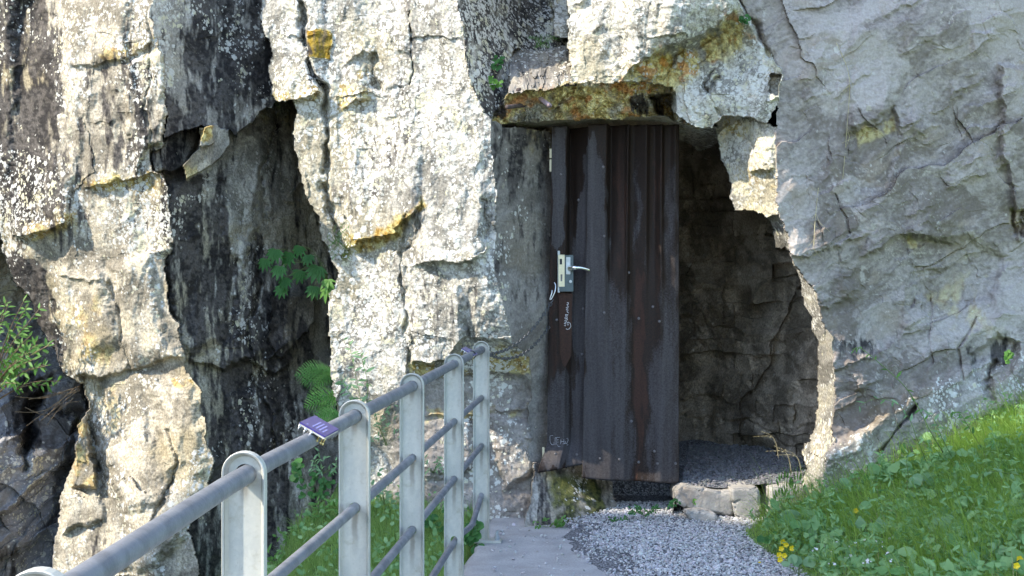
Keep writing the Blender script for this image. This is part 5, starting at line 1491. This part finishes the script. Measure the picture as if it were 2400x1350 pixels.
def right_points(n, seed, x1=3.4, y0=5.6, y1=8.8):
    rg = np.random.default_rng(seed)
    x = rg.uniform(1.22, x1, n); y = rg.uniform(y0, y1, n)
    e = 1.30 + .05 * np.sin(y * 3.1) + .02 * (8 - y) + .05 * fbm(y * 4, y * 0, 2, 907)
    k = (x > e) & ~((y > 7.85) & (x < 1.70) & (rg.uniform(0, 1, n) < .8))
    x, y = x[k], y[k]
    z = height_right(x, y)
    u = UC + x / y * FPX; v = VH + (EYE - z) / y * FPX
    ii = np.clip(np.searchsorted(VL, v), 0, nr - 1); jj = np.clip(np.searchsorted(UL, u), 0, nc - 1)
    k = y < D[ii, jj] - .02
    return np.stack([x, y, z], 1)[k]
pr = right_points(46000, 21)
wl = np.clip((pr[:, 0] - 1.5) / 1.2, 0, 1) * np.clip((pr[:, 1] - 6.3) / 1.0, 0, 1)
blades('slope_grass', pr, .040 + .080 * wl * RNG.uniform(.4, 1.2, len(pr)), .0016, np.array([-.75, -.45, 0]), .75, 22, M_GRASS, 'bright green grass on the slope right of the path', 5)
pt = right_points(15000, 26); ft = fbm(pt[:, 0] * 2.2 + 4, pt[:, 1] * 2.2, 2, 913) + .5 * np.clip((pt[:, 0] - 1.7), 0, 1)
pt = pt[ft > -.05]
blades('straw', right_points(1500, 28), .13, .0011, np.array([-.6, -.5, 0]), .8, 29, M_DRY, 'dry straw coloured stalks among the slope grass', 4)
blades('long_grass', pt, .29 * RNG.uniform(.5, 1.1, len(pt)), .0019, np.array([-.8, -.5, 0]), .95, 27, M_GRASS, 'long arching grass leaning downhill on the slope', 8)
pc = right_points(11000, 23)
clump = fbm(pc[:, 0] * 2.6, pc[:, 1] * 2.6, 3, 911) - .35 * np.clip((pc[:, 0] - 1.9) * 1.2, 0, 1) * np.clip((pc[:, 1] - 6.8) * 2, 0, 1)
pc = pc[clump > -.15]
pc[:, 2] += RNG.uniform(.02, .085, len(pc)) * (.6 + .5 * np.clip(clump[clump > -.15] + .3, 0, 1))
half = len(pc) // 2
scatter_leaves('ground_leaves', pc[:half], .037, 'oval', np.array([-.1, -.55, .8]), 24, M_COVER, 'small green leaves among the slope grass')
scatter_leaves('ground_leaves', pc[half:], .026, 'lobed', np.array([-.1, -.5, .85]), 25, M_COVER, 'rounded green leaves among the slope grass')
big = right_points(520, 45); big = big[fbm(big[:, 0] * 2 + 7, big[:, 1] * 2, 2, 915) > -.1]; big[:, 2] += RNG.uniform(.05, .11, len(big))
scatter_leaves('large_leaves', big[::2], .062, 'lobed', np.array([-.15, -.6, .75]), 46, M_COVER, 'larger lobed weed leaves scattered over the slope', .35)
scatter_leaves('large_leaves', big[1::2], .070, 'oval', np.array([-.15, -.55, .8]), 47, M_COVER, 'larger oval weed leaves scattered over the slope', .4)
# upright weeds: leaves set round thin stems
ws = right_points(420, 41); rgs = np.random.default_rng(42); lp, st_v = [], []
for p in ws:
    hgt = rgs.uniform(.07, .20); lx, ly = rgs.uniform(-.5, .2) * hgt, rgs.uniform(-.4, .1) * hgt
    for q in range(int(6 + hgt * 40)):
        t = .25 + .75 * rgs.uniform(); lp.append(p + np.array([lx * t * t, ly * t * t, hgt * t]))
scatter_leaves('tall_weeds', np.array(lp), .034, 'lance', np.array([-.15, -.45, .75]), 43, M_COVER, 'upright leafy weeds standing in the slope grass', .55)
# bank behind the railing
rg = np.random.default_rng(31)
x = rg.uniform(-1.75, -.1, 42000); y = rg.uniform(5.2, 8.8, 42000)
k = (x < rail_x(y) - .05)
x, y = x[k], y[k]; z = height_left(x, y)
k = z > -.9; x, y, z = x[k], y[k], z[k]
u = UC + x / y * FPX; v = VH + (EYE - z) / y * FPX
k = y < D[np.clip(np.searchsorted(VL, v), 0, nr - 1), np.clip(np.searchsorted(UL, u), 0, nc - 1)] - .01
pl = np.stack([x, y, z], 1)[k]
blades('bank_grass', pl, .12 * RNG.uniform(.5, 1.2, len(pl)), .0016, np.array([-.3, -.4, 0]), .65, 32, M_BANK, 'fine soft grass on the bank behind the railing', 5)
sel = pl[rg.uniform(0, 1, len(pl)) < .05].copy(); sel[:, 2] += RNG.uniform(.02, .12, len(sel))
scatter_leaves('bank_leaves', sel, .035, 'oval', np.array([-.1, -.6, .7]), 33, M_COVER, 'small leaves in the grass behind the railing')

# ---- single plants
def G(x, y): return Vector((x, y, float(height_right(np.array(float(x)), np.array(float(y))))))
def at_ground(u, v):
    """where the sight line of a photo point meets the right slope"""
    for y in np.arange(5.5, 9, .01):
        p = P(u, v, y)
        if p.z <= height_right(np.array(p.x), np.array(p.y)) and p.x > 1.2: return p
    return P(u, v, 7.5)
def broad(u, v, n, size, label, seed, kind='round', mat=M_BLEAF, h=.07):
    b = at_ground(u, v + 22); rg = random.Random(seed); st = []
    for k in range(n):
        a = 2 * math.pi * k / n + rg.uniform(-.5, .5); rr = rg.uniform(.03, .08)
        tip = b + Vector((math.cos(a) * rr, math.sin(a) * rr * .8 - .01, h * rg.uniform(.6, 1.2)))
        st.append(dict(path=[b, b.lerp(tip, .5) + Vector((0, 0, .015)), tip], kind=kind, size=size * rg.uniform(.7, 1.1), n=1, start=.98, out=.9, fwd=.4, face=(-.15, -.7, .65), az=a))
    return plant('broad_leaf_plant', b, label, 'plant', st, 'broad leaved plants on the grassy slope', mat, .0018, None, seed)
broad(1862, 1222, 6, .085, 'big round leaved plant at the path edge, nearest the pale step stone', 1)
broad(1990, 1150, 4, .085, 'broad leaved plant close under the cliff foot, left end of the slope', 2)
broad(2040, 1125, 3, .075, 'yellow green broad leaved plant against the cliff foot', 3, 'lobed', M_LEAF)
broad(2165, 1140, 5, .085, 'broad leaved plant in the middle of the upper slope by the rock', 4)
broad(1925, 1270, 6, .075, 'wavy leaved plant left of the white flowers', 5, 'lobed')
broad(2040, 1245, 6, .075, 'wavy leaved plant in the middle of the slope under the single yellow flower', 6, 'lobed')
broad(2110, 1290, 5, .07, 'leafy plant low in the slope right of the white flowers', 7, 'oval', M_LEAF)
broad(2220, 1240, 5, .075, 'grey green broad leaved plant left of the long leafy shoot', 8)
broad(1870, 1330, 5, .07, 'round leaved plant at the bottom path edge by the yellow flowers', 9)
broad(1800, 1275, 5, .06, 'dark small leaved plant overhanging the gravel edge', 10, 'round', M_DLEAF)
broad(2300, 1310, 5, .065, 'leafy plant near the lower right corner', 11, 'oval')
def shoot(base_uv, pts, label, cat='plant', kind='oval', size=.05, n=10, mat=M_BLEAF, d=None, name='leafy_shoot', group=None, seed=0, **kw):
    P3 = [P(*p) for p in pts]
    return plant(name, P3[0], label, cat, [dict(path=P3, kind=kind, size=size, n=n, **kw)], group, mat, kw.get('r', .0022), None, seed)
shoot(None, [(2440, 1150, 6.9), (2400, 1165, 6.85), (2350, 1200, 6.8), (2310, 1225, 6.75), (2280, 1250, 6.72)], 'long arching shoot with pale opposite leaves at the right edge', size=.062, n=14, start=.15, twist=.5, droop=.35)
shoot(None, [(2420, 1120, 7.0), (2370, 1110, 6.95), (2320, 1105, 6.9), (2290, 1118, 6.9)], 'pale leafy shoot at the right edge above the long arching one', size=.055, n=9, start=.1, twist=.5, droop=.4)
shoot(None, [(2330, 1330, 6.3), (2345, 1290, 6.3), (2330, 1255, 6.3)], 'short pale leafy shoot below the long arching one', size=.05, n=7, start=.3, twist=.8)
shoot(None, [(2210, 1060, 7.55), (2180, 1010, 7.5), (2155, 960, 7.5), (2120, 905, 7.5), (2060, 850, 7.5), (2020, 818, 7.5), (2006, 815, 7.5), (2000, 824, 7.5)], 'tall thin nodding plant leaning left across the cliff wall', size=.055, n=13, kind='lance', mat=M_LEAF, start=.2, twist=1.0, r=.0032, taper=.6)
shoot(None, [(2170, 1080, 7.6), (2150, 1030, 7.55), (2130, 980, 7.55), (2100, 945, 7.5), (2050, 935, 7.5), (2010, 955, 7.5)], 'spreading thin stem with narrow leaves low on the pale cliff foot', size=.055, n=10, kind='lance', start=.35, twist=.6)
shoot(None, [(2230, 1070, 7.6), (2205, 1020, 7.55), (2190, 985, 7.55), (2160, 955, 7.5)], 'thin stem with paired narrow leaves in the middle of the pale cliff foot', size=.05, n=9, kind='lance', start=.2, twist=1.4)
shoot(None, [(2300, 1050, 7.6), (2270, 1000, 7.55), (2250, 970, 7.55), (2230, 965, 7.5)], 'thin green stem with narrow leaves right on the pale cliff foot', size=.05, n=9, kind='lance', mat=M_LEAF, start=.2, twist=1.4)
shoot(None, [(2130, 1120, 7.3), (2125, 1085, 7.3), (2128, 1060, 7.3)], 'short leafy plant before the dark diagonal crack', size=.05, n=8, kind='lance', start=.2, twist=1.4)
for k, (u, v, h) in enumerate([(1838, 1190, 110), (1850, 1200, 95), (1832, 1205, 75), (1868, 1200, 120)]):
    b = P(u, v + 15, 7.9)
    st = []
    for q in range(7):
        a = -1.2 + .4 * q; tip = b + Vector((.05 * math.sin(a) , -.02 * q / 7, h / 425 * (.6 + .4 * math.cos(a))))
        st.append(dict(path=[b, b.lerp(tip, .6) + Vector((.0, 0, .02)), tip], kind='lance', size=.05, n=1, start=.3, out=.2, fwd=1.5))
    plant('grass_tuft', b, ['tall grass tuft before the pale step stone, leftmost blades', 'grass tuft in front of the pale step stone, middle', 'short grass tuft at the dark gap of the step', 'tall grass tuft at the cliff edge by the pale step stone'][k], 'grass tuft', st, 'grass tufts at the step stones', M_LEAF, .0014, M_LEAF, k)
# dry grass panicles in the cave mouth
for k, (u, v, d) in enumerate([(1880, 1120, 8.3), (1855, 1110, 8.4), (1825, 1075, 8.5)]):
    b = P(u, v, d); st = []
    for q in range(2):
        tip = b + Vector((-.10 - .05 * q, 0, .16 - .03 * q))
        st.append(dict(path=[b, b + Vector((-.03, 0, .12)), tip], kind='lance', size=.012, n=5, start=.6, out=.4, fwd=1.0))
    plant('dry_grass_tuft', b, ['dry seeding grass at the cliff edge of the cave mouth', 'dry seeding grass in the middle of the cave mouth', 'dry seeding grass deepest in the cave mouth'][k], 'grass tuft', st, 'dry grasses in the cave mouth', M_DRY, .0009, M_DRY, k)
# flowers
def flower(u, v, label, d=None, r=.015, mat=M_YEL, name='yellow_flower', group='yellow flowers on the slope'):
    g = at_ground(u, v + 14); c = P(u, v, g.y - .10)
    root = empty(name, c); tag(root, label, 'flower', group)
    bm = bmesh.new(); add_tube(bm, [g - c, (g - c) * .5 + Vector((.003, 0, 0)), Vector((0, 0, -.002))], .0011, 5); link('stem', bm_mesh('stem', bm), M_STEM, root)
    v0, f0 = LEAF['round']
    for k in range(5):
        a = 2 * math.pi * k / 5
        lo = link('petal', leaf_me('round'), mat, root)
        orient(lo, Vector((0, 0, 0)), (math.cos(a), -.35, math.sin(a)), (0, -1, .35), r)
for u, v, l in [(1831, 1286, 'leftmost bloom of the yellow cluster'), (1842, 1277, 'large central bloom of the yellow cluster'), (1856, 1285, 'rightmost bloom of the yellow cluster'), (1835, 1270, 'topmost small bloom of the yellow cluster'),
                (1838, 1302, 'lower right bloom of the yellow cluster'), (1826, 1300, 'lower left bloom of the yellow cluster'), (1828, 1312, 'lowest bloom of the yellow cluster'), (2005, 1197, 'lone yellow flower in the middle of the slope'),
                (2389, 1310, 'yellow flower at the right edge, upper of two'), (2382, 1326, 'yellow flower at the right edge, lower of two'), (1779, 1322, 'tiny yellow flower at the gravel edge')]:
    flower(u, v, l)
rg = random.Random(5)
wp = []
for k in range(70):
    p = at_ground(1900 + rg.random() ** 1.2 * 190, 1288 + rg.random() * 60); wp.append(p + Vector((0, 0, .05)))
scatter_leaves('white_flowers', np.array(wp), .011, 'round', np.array([0, -.8, .6]), 35, M_WPET, 'tiny white flowers in the grass near the path', .3)
# gully plants
def palm_plant():
    b = P(770, 660, 8.85)
    st = []
    tips = [(615, 622), (650, 640), (672, 605), (640, 598), (665, 668), (700, 650), (720, 612), (745, 640), (655, 690), (735, 690), (700, 590)]
    for k, (u, v) in enumerate(tips):
        tp = P(u, v - 14, 8.75 + .02 * (k % 3))
        st.append(dict(path=[b, P((u + 770) / 2, (v + 660) / 2 - 34, 8.8), tp], kind='palm', size=.105, n=1, start=.99, out=.25, fwd=.5, droop=.8, face=(-.1, -.9, .5), lobes=7, taper=0))
    plant('palmate_plant', b, 'dark green plant with fingered leaves hanging over the gully', 'plant', st, None, M_DLEAF, .0025, None, 3)
    b2 = P(778, 690, 8.7)
    plant('palmate_plant', b2, 'small bright plant with fingered leaves on the edge of the sunlit buttress', 'plant',
          [dict(path=[b2, P(775, 660, 8.6), P(u, v, 8.55)], kind='palm', size=.08, n=1, start=.99, out=.25, fwd=.4, droop=.7, face=(-.4, -.8, .5), lobes=5, taper=0) for u, v in ((768, 655), (778, 668), (765, 680))], None, M_LEAF, .002, None, 4)
palm_plant()
def fern(u, v, d, fr, label, mat, seed, size=.30):
    b = P(u, v, d); rg = random.Random(seed)
    root = empty('fern', b); tag(root, label, 'fern', 'ferns in the gully')
    for k, (du, dv, s) in enumerate(fr):
        tip = P(u + du, v + dv, d - .10 - .05 * (k % 2)) - b
        lo = link('frond', frond_me(), mat, root)
        orient(lo, Vector((0, -.02 * k, 0)), tip, (rg.uniform(-.3, .3), -.9, .45), tip.length * s * .8)
fern(790, 878, 8.75, [(-120, -8, 1.0), (-95, 12, 1.0), (-110, -30, .9), (-60, 22, 1.0), (-70, -25, .9)], 'dark shaded fern, uppermost in the gully', M_DLEAF, 1)
fern(800, 930, 8.6, [(-108, 22, 1.0), (-90, -8, 1.0), (-60, 30, 1.0)], 'brighter fern below the dark one in the gully', M_FERN, 2)
fern(798, 965, 8.5, [(-70, 30, 1.0), (-50, 0, 1.0), (-30, 40, 1.0), (-75, 8, .9)], 'low fern behind the second railing post', M_DLEAF, 3)
def cluster(u, v, d, n, size, kind, mat, label, name='leafy_plant', seed=0, wid=45, hgt=45, face=(-.2, -.8, .5), cat='plant', group=None):
    rg = random.Random(seed + 50); b = P(u, v + hgt * .6, d); st = []
    for k in range(n):
        uu, vv = u + rg.uniform(-wid, wid), v + rg.uniform(-hgt, hgt * .6)
        tp = P(uu, vv, d - rg.uniform(.01, .09))
        st.append(dict(path=[b, b.lerp(tp, .5) + Vector((0, -.01, .01)), tp], kind=kind, size=size, n=3, start=.5, out=.8, fwd=.5, face=face, az=rg.uniform(0, 6)))
    return plant(name, b, label, cat, st, group, mat, .0012, None, seed)
cluster(755, 1085, 8.2, 12, .05, 'lance', M_BLEAF, 'pale green plant with narrow leaves left of the second railing post', seed=1, wid=42, hgt=45)
cluster(735, 1140, 8.2, 16, .035, 'round', M_DLEAF, 'dark green small leaved plant in the gully below the narrow leaved one', seed=2, wid=45, hgt=40)
cluster(688, 1105, 8.4, 4, .06, 'round', M_DLEAF, 'round leaved plant alone on the dark gully rock', seed=3, wid=14, hgt=20)
cluster(760, 1195, 8.0, 14, .05, 'lance', M_LEAF, 'bright leafy plant at the top of the grass bank', seed=4, wid=40, hgt=35)
cluster(650, 1310, 7.6, 7, .06, 'lance', M_LEAF, 'light green plant beside the nearest full railing post', seed=5, wid=26, hgt=30)
cluster(700, 1260, 7.9, 12, .04, 'oval', M_LEAF, 'leafy plant at the edge of the grass bank over the gully', seed=6, wid=55, hgt=22)
cluster(1010, 1230, 7.7, 14, .045, 'oval', M_DLEAF, 'leafy plant between the third and fourth railing posts', seed=7, wid=40, hgt=45)
cluster(1105, 1260, 7.55, 12, .05, 'round', M_DLEAF, 'round leaved plant against the foot of the last railing post', seed=8, wid=22, hgt=50)
cluster(1015, 1085, 8.0, 10, .035, 'lance', M_BLEAF, 'sparse plant in front of the grey rock behind the third post', seed=9, wid=30, hgt=40)
cluster(905, 1000, 8.2, 14, .04, 'lance', M_BLEAF, 'wiry plant with narrow leaves before the sunlit rock foot', seed=10, wid=45, hgt=75)
cluster(900, 1150, 7.9, 12, .04, 'oval', M_BLEAF, 'tangled plant at the rock foot between the second and third posts', seed=11, wid=40, hgt=55)
for k, (us, l) in enumerate([([(850, 960), (838, 900), (825, 840), (815, 785)], 'tallest willow leaved stem before the sunlit rock'), ([(858, 960), (862, 900), (850, 850), (845, 825)], 'shorter willow leaved stem right of the tallest one'), ([(842, 960), (815, 915), (800, 890)], 'lowest willow leaved stem leaning left')]):
    shoot(None, [(u, v, 8.15 - .02 * k) for u, v in us], l, kind='lance', size=.065, n=12, mat=M_BLEAF, start=.1, twist=1.3, seed=k, name='willow_leaved_stem', group='willow leaved stems before the sunlit rock')
# weeds at the rock foot
for k, (u, v, n, w, l) in enumerate([(1285, 1228, 14, 40, 'low weeds at the end of the concrete slab under the dark rock'), (1325, 1240, 10, 22, 'small weed clump at the gravel edge under the mossy rock'), (1510, 1200, 18, 38, 'dark green weeds under the door sheet'), (1450, 1222, 10, 35, 'thin weeds left of the weeds under the door'), (1582, 1178, 7, 14, 'small weed at the left end of the long step stone'), (1625, 1176, 2, 8, 'tiny weed growing on the long step stone')]):
    cluster(u, v, 8.05 if u < 1400 else 8.16, n, .026, 'oval', M_DLEAF if k in (2, 3, 4) else M_LEAF, l, 'weed_clump', 20 + k, w, 16, (0, -.7, .7), 'weed', 'weeds along the rock foot')
# lintel plants
cluster(1165, 150, 8.25, 8, .03, 'round', M_DLEAF, 'small green plant left of the lintel rubble, upper one', 'rock_plant', 31, 18, 20, cat='plant', group='small plants by the lintel')
cluster(1160, 196, 8.12, 7, .03, 'round', M_LEAF, 'small green plant left of the lintel rubble, lower one', 'rock_plant', 32, 16, 18, cat='plant', group='small plants by the lintel')
cluster(1746, 48, 7.75, 5, .026, 'round', M_DLEAF, 'tiny bluish plant in the crack at the top right of the overhang', 'rock_plant', 33, 12, 10, cat='plant', group='small plants by the lintel')
cluster(2358, 838, 8.2, 5, .03, 'round', M_LEAF, 'small bright plant in the hollow at the right edge', 'rock_plant', 34, 10, 20)
b = P(1270, 112, 8.45); st = []
for q in range(26):
    rg = random.Random(q); a = rg.uniform(-1.3, 1.3); ln = rg.uniform(.06, .12)
    tip = b + Vector((math.sin(a) * ln, -rg.uniform(.02, .08), math.cos(a) * ln * .6 + .01))
    st.append(dict(path=[b + Vector((rg.uniform(-.05, .05), 0, 0)), b.lerp(tip, .5) + Vector((0, 0, .025)), tip], kind='lance', size=.02, n=1, start=.6, out=.2, fwd=1.5))
plant('grass_tuft', b, 'yellow green grass tuft on the ledge above the lintel', 'grass tuft', st, None, M_LEAF, .0013, M_LEAF, 9)
b = P(800, 605, 8.5); st = []
for q in range(30):
    rg = random.Random(q + 60); u = 775 + 40 * rg.random(); v = 520 + 85 * rg.random()
    p0 = P(u, v, rock_depth(u, v) - .01); st.append(dict(path=[p0, p0 + Vector((rg.uniform(-.03, .03), -.02, .02)), p0 + Vector((rg.uniform(-.06, .06), -.035, -.03))], kind='lance', size=.022, n=1, start=.6, out=.2, fwd=1.5))
plant('grass_tuft', b, 'mossy grass tuft hanging in the crack of the sunlit buttress', 'grass tuft', st, None, M_LEAF, .0012, M_LEAF, 10)
# left bush and dead twigs
rg = random.Random(77); b = P(-40, 960, 8.9); st = []
for k in range(30):
    u, v = rg.uniform(-40, 160), rg.uniform(690, 910)
    if u > 40 + (v - 640) * .5: u -= 60
    tp = P(u, v, 8.75 + rg.uniform(-.2, .25))
    st.append(dict(path=[b, b.lerp(tp, .55) + Vector((0, 0, .06)), tp], kind='lance', size=.070, n=11, start=.4, out=.9, fwd=.6, twist=1.1, taper=.25, r=.005))
plant('bush', b, 'leafy bush with grey green leaves at the left edge of the gorge', 'bush', st, None, M_LEAF, .005, M_TWIG, 5)
rg = random.Random(78); b = P(185, 925, 9.0); st = []
root = empty('dead_twig', b); tag(root, 'bare brown twigs hanging across the rocky slope at the left', 'twig')
bm = bmesh.new()
for k in range(9):
    u0, v0 = 185 + rg.uniform(-15, 5), 925 + rg.uniform(-20, 20); u1, v1 = rg.uniform(20, 120), rg.uniform(900, 1000)
    add_tube(bm, smooth_path([P(u0, v0, 9.0) - b, P((u0 + u1) / 2, (v0 + v1) / 2 + rg.uniform(-25, 40), 8.95) - b, P(u1, v1, 8.9) - b], 5), .0025, 6)
link('twigs', bm_mesh('twigs', bm, True), M_TWIG, root)
# hanging roots on the right wall
for k, (pts, l) in enumerate([([(1918, 440), (1912, 500), (1908, 560), (1910, 600)], 'dry root hanging down the cliff wall near the cave edge'), ([(1960, 100), (1990, 180), (1985, 300), (1975, 420)], 'thin pale root trailing down the upper cliff wall')]):
    pp = [on_rock(u, v, .012) for u, v in pts]; bm = bmesh.new(); add_tube(bm, smooth_path(pp, 5), .0016, 6)
    for q in range(5):
        i = 1 + q % 2; p = pp[i]; add_tube(bm, [p, p + Vector((RNG.uniform(-.05, .05), -.01, -.05)), p + Vector((RNG.uniform(-.08, .08), -.012, -.10))], .0009, 5)
    tag(link('root', bm_mesh('root', bm, True), M_DRY), l, 'root')

for nm in ('grassy_slope', 'grassy_bank'):
    me = bpy.data.objects[nm].data; me.materials.clear(); me.materials.append(M_TURF)
